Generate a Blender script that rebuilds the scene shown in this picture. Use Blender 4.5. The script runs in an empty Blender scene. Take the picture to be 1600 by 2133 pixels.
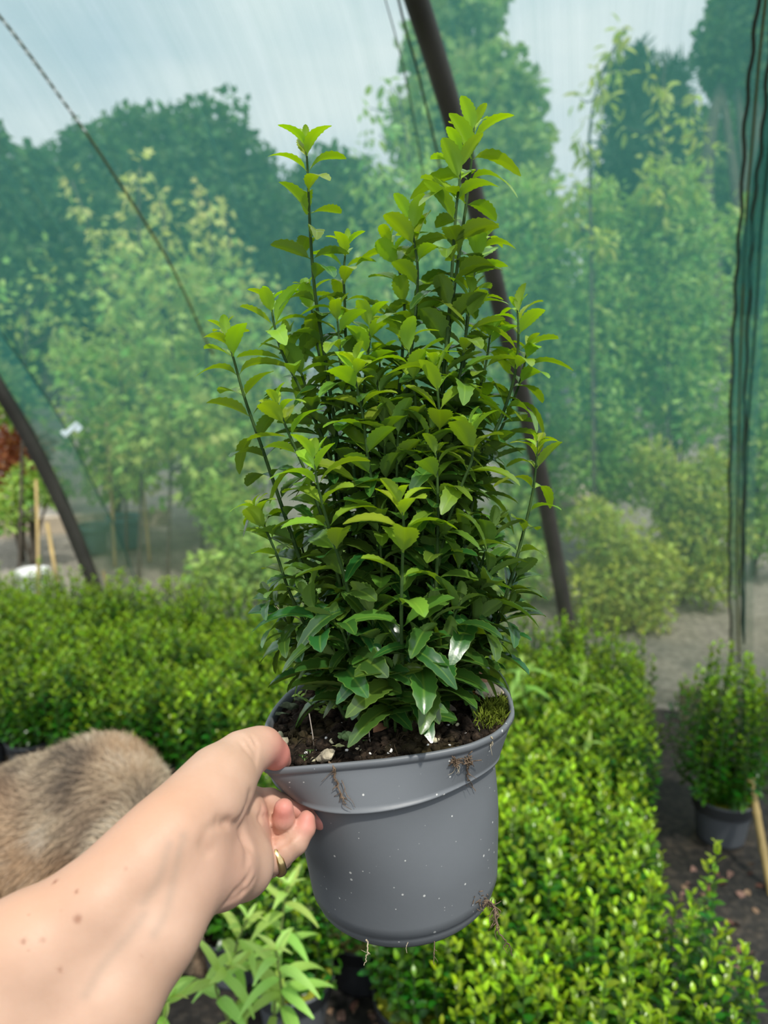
import bpy, math, random
import numpy as np
from mathutils import Vector, Matrix, noise as mnoise

scn = bpy.context.scene
COL = scn.collection
rng = np.random.default_rng(7)
random.seed(7)

# ------------------------------------------------------------------ camera
F = 1600.0
PITCH = math.radians(11)
CAM = np.array([0.0, 0.0, 1.45])
FWD = np.array([0, math.cos(PITCH), -math.sin(PITCH)])
UPV = np.array([0, math.sin(PITCH), math.cos(PITCH)])
RGT = np.array([1.0, 0, 0])

def ray(px, py):
    return FWD + RGT * (px - 800) / F - UPV * (py - 1066.5) / F

def at(px, py, d):
    return CAM + d * ray(px, py)

def proj(p):
    q = np.asarray(p, float) - CAM
    d = q @ FWD
    return 800 + F * (q @ RGT) / d, 1066.5 - F * (q @ UPV) / d, d

def ground(px, py, z=0.0):
    r = ray(px, py)
    return CAM + r * ((z - CAM[2]) / r[2])

cam_data = bpy.data.cameras.new('camera')
cam = bpy.data.objects.new('camera', cam_data)
COL.objects.link(cam)
cam.location = CAM
cam.rotation_euler = (math.radians(90) - PITCH, 0, 0)
cam_data.sensor_fit = 'VERTICAL'
cam_data.sensor_height = 34.66
cam_data.lens = 26.0
cam_data.clip_start = 0.02
cam_data.clip_end = 400
cam_data.dof.use_dof = True
cam_data.dof.focus_distance = 0.53
cam_data.dof.aperture_fstop = 6.0
scn.camera = cam

# ------------------------------------------------------------------ sky, sun, exposure
scn.view_settings.view_transform = 'Standard'
scn.view_settings.look = 'None'
scn.view_settings.gamma = 1.0
scn.view_settings.use_curve_mapping = False
scn.view_settings.exposure = 0.0

world = bpy.data.worlds.new('overcast_sky')
scn.world = world
world.use_nodes = True
wt = world.node_tree
wt.nodes.clear()
w_out = wt.nodes.new('ShaderNodeOutputWorld')
w_bg = wt.nodes.new('ShaderNodeBackground')
w_tc = wt.nodes.new('ShaderNodeTexCoord')
w_map = wt.nodes.new('ShaderNodeMapping')
w_map.inputs['Scale'].default_value = (1.0, 1.0, 2.2)
w_n = wt.nodes.new('ShaderNodeTexNoise')
w_n.inputs['Scale'].default_value = 2.3
w_n.inputs['Detail'].default_value = 5
w_r = wt.nodes.new('ShaderNodeValToRGB')
w_r.color_ramp.elements[0].position = 0.36
w_r.color_ramp.elements[0].color = (0.58, 0.68, 0.80, 1)
w_r.color_ramp.elements[1].position = 0.64
w_r.color_ramp.elements[1].color = (0.93, 0.97, 1.0, 1)
wt.links.new(w_tc.outputs['Generated'], w_map.inputs[0])
wt.links.new(w_map.outputs[0], w_n.inputs['Vector'])
wt.links.new(w_n.outputs['Fac'], w_r.inputs[0])
wt.links.new(w_r.outputs[0], w_bg.inputs['Color'])
wt.links.new(w_bg.outputs[0], w_out.inputs[0])
w_bg.inputs['Strength'].default_value = 1.3

sun_data = bpy.data.lights.new('sun', 'SUN')
sun_data.energy = 3.3
sun_data.angle = math.radians(3.0)
sun_data.color = (1.0, 0.955, 0.88)
sun = bpy.data.objects.new('sun', sun_data)
COL.objects.link(sun)
SUN_DIR = Vector((0.24, -0.44, 0.87)).normalized()      # towards the sun
sun.rotation_euler = SUN_DIR.to_track_quat('Z', 'Y').to_euler()
sun.location = (2, -4, 8)

scn.cycles.max_bounces = 7
scn.cycles.diffuse_bounces = 3
scn.cycles.glossy_bounces = 2
scn.cycles.transmission_bounces = 4
scn.cycles.transparent_max_bounces = 10
scn.cycles.caustics_reflective = False
scn.cycles.caustics_refractive = False

NET_COVER = 0.46                   # share of the netting covered by threads
NET_COL = (0.135, 0.43, 0.365)
# ------------------------------------------------------------------ helpers: objects
def mk(name, verts, faces, mat=None, parent=None, smooth=True, attr=None, loc=None):
    """one mesh object; verts world or local, attr = dict name -> (n,4) colours per vertex"""
    me = bpy.data.meshes.new(name)
    verts = np.asarray(verts, dtype=np.float32)
    if isinstance(faces, np.ndarray):
        n, k = faces.shape
        me.vertices.add(len(verts)); me.vertices.foreach_set('co', verts.ravel())
        me.loops.add(n * k); me.loops.foreach_set('vertex_index', faces.astype(np.int32).ravel())
        me.polygons.add(n)
        me.polygons.foreach_set('loop_start', np.arange(0, n * k, k, dtype=np.int32))
        me.update(calc_edges=True)
    else:
        me.from_pydata([tuple(map(float, v)) for v in verts], [], [list(map(int, f)) for f in faces])
        me.update()
    me.validate()
    if smooth:
        me.polygons.foreach_set('use_smooth', np.ones(len(me.polygons), dtype=bool))
    if attr:
        for k, v in attr.items():
            a = me.color_attributes.new(k, 'FLOAT_COLOR', 'POINT')
            a.data.foreach_set('color', np.asarray(v, dtype=np.float32).ravel())
    o = bpy.data.objects.new(name, me)
    COL.objects.link(o)
    if mat: me.materials.append(mat)
    if parent: o.parent = parent
    if loc is not None: o.location = loc
    return o

def tag(o, label, cat, group=None, kind=None):
    o['label'] = label; o['category'] = cat
    if group: o['group'] = group
    if kind: o['kind'] = kind
    return o

def empty(name, loc, label, cat, group=None, rotz=0.0):
    o = bpy.data.objects.new(name, None)
    o.empty_display_size = 0.05
    COL.objects.link(o)
    o.location = loc; o.rotation_euler = (0, 0, rotz)
    return tag(o, label, cat, group)

def structure(o):
    o['kind'] = 'structure'
    return o

def copy_tree(root, loc, rotz, label, group, scale=1.0):
    r = root.copy(); COL.objects.link(r)
    r.location = loc; r.rotation_euler = (0, 0, rotz); r.scale = (scale,) * 3
    r['label'] = label
    if group: r['group'] = group
    for ch in list(root.children):
        c = ch.copy(); COL.objects.link(c); c.parent = r
        for g in list(ch.children):
            d = g.copy(); COL.objects.link(d); d.parent = c
    return r

class Geo:
    """collects verts / faces (and per-vertex colours) of ONE part"""
    def __init__(self): self.v = []; self.f = []; self.c = []; self.n = 0
    def add(self, v, f, c=None):
        v = np.asarray(v, float); self.v.append(v)
        self.f += [[i + self.n for i in q] for q in f]
        if c is None: c = (0, 0, 0, 1)
        c = np.asarray(c, float)
        self.c.append(np.tile(c, (len(v), 1)) if c.ndim == 1 else c)
        self.n += len(v)
    def build(self, name, mat, parent=None, off=None, smooth=True, attr='col'):
        v = np.concatenate(self.v)
        if off is not None: v = v - np.asarray(off)
        return mk(name, v, self.f, mat, parent, smooth, {attr: np.concatenate(self.c)})

def nrm(v):
    v = np.asarray(v, float); return v / (np.linalg.norm(v) + 1e-12)

def catmull(P, n):
    """smooth resample of a polyline of any dimension"""
    P = np.asarray(P, float)
    if len(P) < 3:
        t = np.linspace(0, 1, n)[:, None]; return P[0] * (1 - t) + P[-1] * t
    Q = np.vstack([2 * P[0] - P[1], P, 2 * P[-1] - P[-2]])
    seg = len(P) - 1
    out = []
    for s in np.linspace(0, seg - 1e-6, n):
        i = int(s); t = s - i
        a, b, c, d = Q[i], Q[i + 1], Q[i + 2], Q[i + 3]
        out.append(0.5 * (2 * b + (c - a) * t + (2 * a - 5 * b + 4 * c - d) * t * t + (3 * b - a - 3 * c + d) * t ** 3))
    return np.array(out)

def tube(P, R, seg=8, caps=True):
    P = np.asarray(P, float); n = len(P)
    R = np.broadcast_to(np.asarray(R, float), (n,)) if np.ndim(R) else np.full(n, R)
    T = np.gradient(P, axis=0); T /= np.linalg.norm(T, axis=1)[:, None] + 1e-12
    u = nrm(np.cross(T[0], [0.3, 0.5, 0.81])); V = []; Fc = []
    ang = np.linspace(0, 2 * np.pi, seg, endpoint=False)
    for i in range(n):
        u = nrm(u - T[i] * (u @ T[i])); w = np.cross(T[i], u)
        V.append(P[i] + R[i] * (np.cos(ang)[:, None] * u + np.sin(ang)[:, None] * w))
    V = np.concatenate(V)
    for i in range(n - 1):
        for j in range(seg):
            k = (j + 1) % seg
            Fc.append([i * seg + j, i * seg + k, (i + 1) * seg + k, (i + 1) * seg + j])
    if caps:
        Fc.append(list(range(seg))[::-1]); Fc.append([(n - 1) * seg + j for j in range(seg)])
    return V, Fc

def lathe(prof, seg=32):
    """prof = [(r, z)...] revolved about z"""
    V = []; Fc = []; n = len(prof)
    ang = np.linspace(0, 2 * np.pi, seg, endpoint=False)
    for r, z in prof:
        V.append(np.stack([r * np.cos(ang), r * np.sin(ang), np.full(seg, z)], 1))
    for i in range(n - 1):
        for j in range(seg):
            k = (j + 1) % seg
            Fc.append([i * seg + j, i * seg + k, (i + 1) * seg + k, (i + 1) * seg + j])
    return np.concatenate(V), Fc

def box(c, s, ax=None):
    c = np.asarray(c, float); s = np.asarray(s, float) / 2
    M = np.eye(3) if ax is None else np.asarray(ax, float)
    V = np.array([[x, y, z] for x in (-1, 1) for y in (-1, 1) for z in (-1, 1)]) * s
    return V @ M + c, [[0, 1, 3, 2], [4, 6, 7, 5], [0, 4, 5, 1], [2, 3, 7, 6], [0, 2, 6, 4], [1, 5, 7, 3]]

def pebble(c, r, seed, squash=0.7, sub=2):
    import bmesh
    bm = bmesh.new(); bmesh.ops.create_icosphere(bm, subdivisions=sub, radius=1.0)
    V = np.array([v.co[:] for v in bm.verts]); Fc = [[v.index for v in f.verts] for f in bm.faces]
    bm.free()
    rs = np.random.default_rng(seed)
    off = rs.uniform(0, 50, 3)
    d = np.array([mnoise.noise(Vector(v * 1.3 + off)) for v in V])
    V = V * (1 + 0.45 * d)[:, None] * np.array([1, rs.uniform(0.7, 1), squash]) * r
    a = rs.uniform(0, 6.28); ca, sa = math.cos(a), math.sin(a)
    V = V @ np.array([[ca, sa, 0], [-sa, ca, 0], [0, 0, 1]])
    return V + np.asarray(c), Fc

# leaf templates: (verts in x along, y side, z up; quads; per-vertex (t, |s|))
def leaf_template(n=10, half=2, wid=0.40, curl=0.5, fold=0.30, serr=0.05, blunt=0.75, petiole=0.08, teeth=1, tip=0.72):
    s = np.linspace(-1, 1, 2 * half + 1)
    V = []; TS = []
    for i in range(n + 1):
        t = i / n
        a = curl * t * t
        x = t * (1 - 0.25 * abs(curl) * t * t * 0.6); z = -0.5 * curl * t * t
        b = max(0.0, (t - petiole) / (1 - petiole))
        w = wid * 0.5 * (math.sin(math.pi * b ** blunt) ** tip if 0 < b < 1 else 0.0)
        if b <= 0: w = 0.018
        if i == n: w = 0.02
        for q in s:
            ww = w * q
            if serr and abs(q) > 0.99 and 0.1 < b < 0.97: ww *= 1 + serr * (1 if (i // teeth) % 2 else -1)
            V.append((x + math.sin(a) * 0, ww, z + fold * abs(ww) * (1 - 0.35 * abs(q))))
            TS.append((t, abs(q)))
    k = 2 * half + 1
    Q = [[i * k + j, (i + 1) * k + j, (i + 1) * k + j + 1, i * k + j + 1] for i in range(n) for j in range(2 * half)]
    return np.array(V), np.array(Q), np.array(TS)

def leafcloud(tmpl, O, D, N, L, age=None, tint=None):
    """instanced-in-one-mesh leaves: O origins, D along, N up, L length -> verts, quads, colours (age, |s|, tint, t)"""
    V, Q, TS = tmpl
    O = np.asarray(O); n = len(O)
    D = D / (np.linalg.norm(D, axis=1)[:, None] + 1e-12)
    S = np.cross(N, D); S /= np.linalg.norm(S, axis=1)[:, None] + 1e-12
    N = np.cross(D, S)
    L = np.asarray(L)[:, None, None]
    W = O[:, None] + L * (V[None, :, 0:1] * D[:, None] + V[None, :, 1:2] * S[:, None] + V[None, :, 2:3] * N[:, None])
    K = len(V)
    quads = (Q[None] + (np.arange(n) * K)[:, None, None]).reshape(-1, Q.shape[1])
    if age is None: age = np.zeros(n)
    if tint is None: tint = np.random.default_rng(n).random(n)
    C = np.zeros((n, K, 4))
    C[..., 0] = np.asarray(age)[:, None]; C[..., 1] = TS[None, :, 1]; C[..., 2] = np.asarray(tint)[:, None]; C[..., 3] = TS[None, :, 0]
    return W.reshape(-1, 3), quads, C.reshape(-1, 4)

def merge_clouds(cl):
    v, q, c, n = [], [], [], 0
    for a, b, d in cl:
        v.append(a); q.append(b + n); c.append(d); n += len(a)
    return np.concatenate(v), np.concatenate(q), np.concatenate(c)

# implicit bodies: smooth union of tapered capsules, meshed with surface nets
def sdf_capsule(X, a, b, ra, rb):
    a = np.asarray(a, np.float32); b = np.asarray(b, np.float32)
    d = b - a; h = np.clip(((X - a) @ d) / (d @ d + 1e-12), 0, 1)
    return np.linalg.norm(X - a - h[..., None] * d, axis=-1) - (ra + (rb - ra) * h)

def smin(a, b, k):
    h = np.clip(0.5 + 0.5 * (b - a) / k, 0, 1)
    return b + (a - b) * h - k * h * (1 - h)

def surface_nets(val, lo, h):
    nx, ny, nz = val.shape
    ins = val < 0
    c = [(i, j, k) for i in (0, 1) for j in (0, 1) for k in (0, 1)]
    sl = lambda A, o: A[o[0]:nx - 1 + o[0], o[1]:ny - 1 + o[1], o[2]:nz - 1 + o[2]]
    cnt = sum(sl(ins, o).astype(np.int8) for o in c)
    act = (cnt > 0) & (cnt < 8)
    idx = np.full(act.shape, -1, np.int64); ids = np.argwhere(act); idx[act] = np.arange(len(ids))
    pos = np.zeros((len(ids), 3)); num = np.zeros(len(ids))
    cv = {o: sl(val, o)[act] for o in c}
    for o in c:
        for ax in range(3):
            if o[ax]: continue
            p = list(o); p[ax] = 1; p = tuple(p)
            a, b = cv[o], cv[p]; m = (a < 0) != (b < 0)
            t = np.where(m, a / np.where(m, a - b, 1), 0)
            q = np.tile(np.array(o, float), (len(ids), 1)); q[:, ax] += t
            pos += q * m[:, None]; num += m
    V = (ids + pos / num[:, None]) * h + np.asarray(lo)
    faces = []
    for ax in range(3):
        u, w = (ax + 1) % 3, (ax + 2) % 3
        A = ins; 
        s0 = [slice(None)] * 3; s1 = [slice(None)] * 3
        s0[ax] = slice(0, -1); s1[ax] = slice(1, None)
        m = A[tuple(s0)] != A[tuple(s1)]
        e = np.argwhere(m)
        ok = (e[:, u] > 0) & (e[:, w] > 0) & (e[:, u] < val.shape[u] - 1) & (e[:, w] < val.shape[w] - 1)
        e = e[ok]
        if not len(e): continue
        def cell(du, dw):
            q = e.copy(); q[:, u] -= du; q[:, w] -= dw
            return idx[q[:, 0], q[:, 1], q[:, 2]]
        quad = np.stack([cell(1, 1), cell(0, 1), cell(0, 0), cell(1, 0)], 1)
        flip = ~A[e[:, 0], e[:, 1], e[:, 2]]
        quad[flip] = quad[flip][:, ::-1]
        faces.append(quad)
    return V, np.concatenate(faces)

def smooth_mesh(V, Q, it=3, lam=0.5):
    e = np.concatenate([Q[:, [0, 1]], Q[:, [1, 2]], Q[:, [2, 3]], Q[:, [3, 0]]]); e = np.concatenate([e, e[:, ::-1]])
    cnt = np.bincount(e[:, 0], minlength=len(V))[:, None]
    for _ in range(it):
        for l in (lam, -lam * 0.98):
            acc = np.stack([np.bincount(e[:, 0], V[e[:, 1], k], len(V)) for k in range(3)], 1)
            V = V + l * (acc / np.maximum(cnt, 1) - V)
    return V

# ------------------------------------------------------------------ helpers: materials
def newmat(name):
    m = bpy.data.materials.new(name); m.use_nodes = True
    nt = m.node_tree; b = nt.nodes['Principled BSDF']
    return m, nt, b

def noise_node(nt, scale, detail=4, coord='Object', rough=0.55):
    tc = nt.nodes.new('ShaderNodeTexCoord'); n = nt.nodes.new('ShaderNodeTexNoise')
    n.inputs['Scale'].default_value = scale; n.inputs['Detail'].default_value = detail; n.inputs['Roughness'].default_value = rough
    nt.links.new(tc.outputs[coord], n.inputs['Vector'])
    return n

def ramp(nt, src, stops):
    r = nt.nodes.new('ShaderNodeValToRGB'); el = r.color_ramp.elements
    while len(el) < len(stops): el.new(0.5)
    for e, (p, c) in zip(el, stops): e.position = p; e.color = (*c, 1)
    nt.links.new(src, r.inputs[0]); return r

def bump(nt, b, src, strength, dist=0.01):
    n = nt.nodes.new('ShaderNodeBump'); n.inputs['Strength'].default_value = strength; n.inputs['Distance'].default_value = dist
    nt.links.new(src, n.inputs['Height']); nt.links.new(n.outputs[0], b.inputs['Normal']); return n

def mathn(nt, op, a, b=None, clamp=False):
    n = nt.nodes.new('ShaderNodeMath'); n.operation = op; n.use_clamp = clamp
    for i, x in enumerate((a, b)):
        if x is None: continue
        if isinstance(x, (int, float)): n.inputs[i].default_value = x
        else: nt.links.new(x, n.inputs[i])
    return n.outputs[0]

def mixc(nt, fac, a, b):
    n = nt.nodes.new('ShaderNodeMix'); n.data_type = 'RGBA'
    for i, x in ((0, fac), (6, a), (7, b)):
        if isinstance(x, (int, float)): n.inputs[i].default_value = x
        elif isinstance(x, tuple): n.inputs[i].default_value = (*x, 1)
        else: nt.links.new(x, n.inputs[i])
    return n.outputs[2]

def leaf_material(name, old, young, under, rough=0.33, trans=0.35, vein=True, edge=None, spec=0.5, tintamt=0.3, transcol=None, transold=0.8, sheen=0):
    """foliage: colour by leaf age (attribute col.r), pale midrib and margin, paler underside, translucent"""
    m, nt, b = newmat(name)
    a = nt.nodes.new('ShaderNodeAttribute'); a.attribute_name = 'col'
    s = nt.nodes.new('ShaderNodeSeparateColor'); nt.links.new(a.outputs['Color'], s.inputs[0])
    c = mixc(nt, s.outputs[0], old, young)
    # leaf to leaf variation
    hv = nt.nodes.new('ShaderNodeHueSaturation')
    nt.links.new(c, hv.inputs['Color'])
    nt.links.new(mathn(nt, 'ADD', mathn(nt, 'MULTIPLY', s.outputs[2], 0.05), 0.475), hv.inputs['Hue'])
    nt.links.new(mathn(nt, 'ADD', mathn(nt, 'MULTIPLY', s.outputs[2], tintamt * 2), 1 - tintamt), hv.inputs['Value'])
    c = hv.outputs[0]
    if vein:
        mid = mathn(nt, 'LESS_THAN', s.outputs[1], 0.10)
        sc = mathn(nt, 'MULTIPLY', mathn(nt, 'SUBTRACT', 0.14, s.outputs[1], True), 6, True)
        c = mixc(nt, mathn(nt, 'MULTIPLY', sc, 0.45), c, mixc(nt, 0.30, c, tuple(min(1, x * 1.6 + 0.03) for x in young)))
    if edge:
        e = mathn(nt, 'MULTIPLY', mathn(nt, 'SUBTRACT', s.outputs[1], 0.90, True), 5.5, True)
        c = mixc(nt, e, c, edge)
    g = nt.nodes.new('ShaderNodeNewGeometry')
    c2 = mixc(nt, g.outputs['Backfacing'], c, mixc(nt, 0.55, c, under))
    nt.links.new(c2, b.inputs['Base Color'])
    nt.links.new(mathn(nt, 'ADD', mathn(nt, 'MULTIPLY', g.outputs['Backfacing'], 0.3), rough), b.inputs['Roughness'])
    b.inputs['Specular IOR Level'].default_value = spec
    tr = nt.nodes.new('ShaderNodeBsdfTranslucent')
    tc = mixc(nt, 0.5, c, transcol or young)
    hs = nt.nodes.new('ShaderNodeHueSaturation'); hs.inputs['Saturation'].default_value = 1.15; hs.inputs['Value'].default_value = 1.5
    nt.links.new(tc, hs.inputs['Color']); nt.links.new(hs.outputs[0], tr.inputs['Color'])
    mx = nt.nodes.new('ShaderNodeMixShader')
    nt.links.new(mathn(nt, 'ADD', mathn(nt, 'MULTIPLY', s.outputs[0], trans - trans * transold), trans * transold), mx.inputs[0])
    out = nt.nodes['Material Output']
    if sheen:
        nb = noise_node(nt, sheen, 3); bump(nt, b, nb.outputs['Fac'], 0.14, 0.002)
    nt.links.new(b.outputs[0], mx.inputs[1]); nt.links.new(tr.outputs[0], mx.inputs[2]); nt.links.new(mx.outputs[0], out.inputs[0])
    return m

def simple(name, col, rough=0.6, spec=0.4, nscale=None, namt=0.25, bumpamt=0, metal=0):
    m, nt, b = newmat(name)
    b.inputs['Roughness'].default_value = rough; b.inputs['Specular IOR Level'].default_value = spec
    b.inputs['Metallic'].default_value = metal
    b.inputs['Base Color'].default_value = (*col, 1)
    if nscale:
        n = noise_node(nt, nscale)
        r = ramp(nt, n.outputs['Fac'], [(0.3, tuple(x * (1 - namt) for x in col)), (0.7, tuple(min(1, x * (1 + namt)) for x in col))])
        nt.links.new(r.outputs[0], b.inputs['Base Color'])
        if bumpamt: bump(nt, b, n.outputs['Fac'], bumpamt)
    return m
# ------------------------------------------------------------------ the tunnel: wall line, net, hoops, cords
AZ = math.radians(17)
WN = np.array([math.sin(AZ), math.cos(AZ), 0])        # towards the netting
WU = np.array([math.cos(AZ), -math.sin(AZ), 0])       # along the netting
WD = 3.25
_zk = np.array([-0.5, 0, 0.4, 0.8, 1.2, 1.6, 2.0, 2.3, 2.6, 2.8, 2.95, 3.02])
_ik = np.array([0.0, 0, 0.04, 0.13, 0.28, 0.48, 0.78, 1.08, 1.5, 1.9, 2.4, 2.9])

def inward(z): return np.interp(z, _zk, _ik)

def wall_pt(u, z, off=0.0):
    return WU * u + WN * (WD - inward(z) - off) + np.array([0, 0, z])

def on_wall(px, py, off=0.0):
    """the point of the netting seen at a pixel"""
    r = ray(px, py); lo, hi = 0.5, 8.0
    f = lambda t: (WD - off - (CAM + r * t) @ WN) - inward((CAM + r * t)[2])
    for _ in range(50):
        mid = (lo + hi) / 2
        if f(mid) > 0: lo = mid
        else: hi = mid
    return CAM + r * lo

# ground inside (woven black ground cover) and outside (pale gravel and grey matting)
m_fabric, nt, b = newmat('ground_cover_fabric')
n1 = noise_node(nt, 3.5, 8); n2 = noise_node(nt, 45, 4)
r1 = ramp(nt, n1.outputs['Fac'], [(0.35, (0.018, 0.018, 0.017)), (0.55, (0.05, 0.044, 0.036)), (0.72, (0.12, 0.095, 0.07))])
r2 = ramp(nt, n2.outputs['Fac'], [(0.45, (0.4, 0.4, 0.4)), (0.75, (1.4, 1.3, 1.15))])
mm = nt.nodes.new('ShaderNodeMix'); mm.data_type = 'RGBA'; mm.blend_type = 'MULTIPLY'; mm.inputs[0].default_value = 1
nt.links.new(r1.outputs[0], mm.inputs[6]); nt.links.new(r2.outputs[0], mm.inputs[7])
nt.links.new(mm.outputs[2], b.inputs['Base Color']); b.inputs['Roughness'].default_value = 0.7
bump(nt, b, n2.outputs['Fac'], 0.5, 0.01)

m_gravel, nt, b = newmat('pale_gravel')
n1 = noise_node(nt, 0.5, 6); n2 = noise_node(nt, 30, 5)
r1 = ramp(nt, n1.outputs['Fac'], [(0.38, (0.10, 0.105, 0.09)), (0.5, (0.24, 0.22, 0.17)), (0.65, (0.36, 0.33, 0.27))])
r2 = ramp(nt, n2.outputs['Fac'], [(0.35, (0.55, 0.55, 0.55)), (0.7, (1.2, 1.2, 1.2))])
mm = nt.nodes.new('ShaderNodeMix'); mm.data_type = 'RGBA'; mm.blend_type = 'MULTIPLY'; mm.inputs[0].default_value = 1
nt.links.new(r1.outputs[0], mm.inputs[6]); nt.links.new(r2.outputs[0], mm.inputs[7])
nt.links.new(mm.outputs[2], b.inputs['Base Color']); b.inputs['Roughness'].default_value = 0.9

def quad_strip(w0, w1, u0, u1, z, n=24):
    us = np.linspace(u0, u1, n); V = []
    for u in us: V += [WU * u + WN * w0 + [0, 0, z], WU * u + WN * w1 + [0, 0, z]]
    return V, [[2 * i, 2 * i + 2, 2 * i + 3, 2 * i + 1] for i in range(n - 1)]

V, Fc = quad_strip(-14, WD + 0.02, -40, 40, 0.0); structure(mk('floor', V, Fc, m_fabric, smooth=False))
V, Fc = quad_strip(WD + 0.02, 90, -90, 90, -0.01); structure(mk('ground', V, Fc, m_gravel, smooth=False))

# netting: open weave, threads cover under half of it
def net_material(name, cover):
    m_net, nt, b = newmat(name)
    nt.nodes.remove(b); out = nt.nodes['Material Output']
    tc = nt.nodes.new('ShaderNodeTexCoord')
    mp = nt.nodes.new('ShaderNodeMapping'); mp.inputs['Scale'].default_value = (26, 0.5, 1)
    nt.links.new(tc.outputs['UV'], mp.inputs[0])
    st = nt.nodes.new('ShaderNodeTexNoise'); st.inputs['Scale'].default_value = 1.0; st.inputs['Detail'].default_value = 6; st.inputs['Roughness'].default_value = 0.75
    nt.links.new(mp.outputs[0], st.inputs['Vector'])
    wv = nt.nodes.new('ShaderNodeTexWave'); wv.inputs['Scale'].default_value = 38; wv.inputs['Distortion'].default_value = 0.6
    wv.wave_type = 'BANDS'; wv.bands_direction = 'X'
    nt.links.new(tc.outputs['UV'], wv.inputs['Vector'])
    cov = mathn(nt, 'ADD', mathn(nt, 'MULTIPLY', mathn(nt, 'SUBTRACT', st.outputs['Fac'], 0.5), 0.26), cover)
    cov = mathn(nt, 'ADD', cov, mathn(nt, 'MULTIPLY', wv.outputs['Fac'], 0.03), True)
    # towards the bottom the cover thins and the colour turns greyer
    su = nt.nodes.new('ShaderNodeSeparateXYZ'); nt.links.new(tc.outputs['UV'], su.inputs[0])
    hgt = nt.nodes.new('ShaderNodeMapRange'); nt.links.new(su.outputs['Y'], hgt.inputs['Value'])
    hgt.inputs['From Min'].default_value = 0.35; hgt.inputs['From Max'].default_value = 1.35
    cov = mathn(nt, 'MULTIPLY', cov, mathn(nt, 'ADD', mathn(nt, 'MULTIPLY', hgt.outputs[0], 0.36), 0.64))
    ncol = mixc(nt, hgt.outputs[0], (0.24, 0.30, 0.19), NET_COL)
    df = nt.nodes.new('ShaderNodeBsdfDiffuse'); tl = nt.nodes.new('ShaderNodeBsdfTranslucent')
    nt.links.new(ncol, df.inputs['Color']); nt.links.new(ncol, tl.inputs['Color'])
    mx = nt.nodes.new('ShaderNodeMixShader'); mx.inputs[0].default_value = 0.5
    nt.links.new(df.outputs[0], mx.inputs[1]); nt.links.new(tl.outputs[0], mx.inputs[2])
    tp = nt.nodes.new('ShaderNodeBsdfTransparent')
    m2 = nt.nodes.new('ShaderNodeMixShader')
    nt.links.new(cov, m2.inputs[0]); nt.links.new(tp.outputs[0], m2.inputs[1]); nt.links.new(mx.outputs[0], m2.inputs[2]); nt.links.new(m2.outputs[0], out.inputs[0])
    return m_net
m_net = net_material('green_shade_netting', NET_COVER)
m_net_sunlit = net_material('sunlit_strip_netting', 0.62)  # same net, cover raised to put the strip's sunlit brightness into the material

LEFT_HOOP = [(0, 812), (45, 885), (90, 970), (135, 1065), (170, 1150), (200, 1230), (222, 1310)]
RIGHT_HOOP = [(868, 0), (897, 90), (925, 180), (957, 290), (985, 400), (1015, 520), (1043, 640), (1075, 770), (1103, 890), (1130, 1010), (1150, 1120), (1168, 1220), (1185, 1320), (1197, 1400)]
lh = np.array([on_wall(*p) for p in LEFT_HOOP])
lu, lz = lh @ WU, lh[:, 2]
cf = np.polyfit(lz, lu, 2)
def net_left(z):
    z = np.asarray(z, float); zc = np.clip(z, 0.0, lz.max())
    return np.polyval(cf, zc) + (z - zc) * (lu[0] - lu[1]) / (lz[0] - lz[1])

def net_panel(name, ul, ur, off, nz=44, nu=40, z0=0.02, z1=2.93, mat=None):
    V = []; UV = []
    zs = np.concatenate([np.linspace(z0, 2.3, nz - 18), np.linspace(2.33, z1, 18)])
    arc = 0.0; prev = None
    for z in zs:
        a, bb = ul(z), ur(z)
        p = np.array([inward(z), z]); arc += 0 if prev is None else np.linalg.norm(p - prev); prev = p
        for k in range(nu):
            u = a + (bb - a) * k / (nu - 1)
            rip = 0.012 * math.sin(u * 5.1 + z) + 0.008 * math.sin(u * 11.7 + 2 * z)
            V.append(wall_pt(u, z, off + rip)); UV.append((u, arc))
    Fc = [[r * nu + k, r * nu + k + 1, (r + 1) * nu + k + 1, (r + 1) * nu + k] for r in range(nz - 1) for k in range(nu - 1)]
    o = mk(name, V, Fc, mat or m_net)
    uvl = o.data.uv_layers.new(name='UVMap')
    li = np.zeros(len(o.data.loops), np.int32); o.data.loops.foreach_get('vertex_index', li)
    uvl.data.foreach_set('uv', np.array(UV, np.float32)[li].ravel())
    return o

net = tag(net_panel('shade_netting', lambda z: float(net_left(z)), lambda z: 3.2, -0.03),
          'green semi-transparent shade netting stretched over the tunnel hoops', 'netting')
# second, overlapping strip of netting beside the left hoop
SEAM = [(-60, 600), (0, 690), (60, 775), (130, 880), (190, 1000), (245, 1110), (290, 1230), (322, 1340)]
sp = np.array([on_wall(*p) for p in SEAM]); su, sz = sp @ WU, sp[:, 2]
cs = np.polyfit(sz, su, 2)
strip = tag(net_panel('netting_strip', lambda z: float(net_left(z)), lambda z: max(float(net_left(z)) + 0.01, float(np.polyval(cs, min(z, 2.0)))), 0.0, nu=8, z1=1.95, mat=m_net_sunlit),
            'overlapping strip of brighter green netting beside the hoop next to the dog', 'netting')

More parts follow.
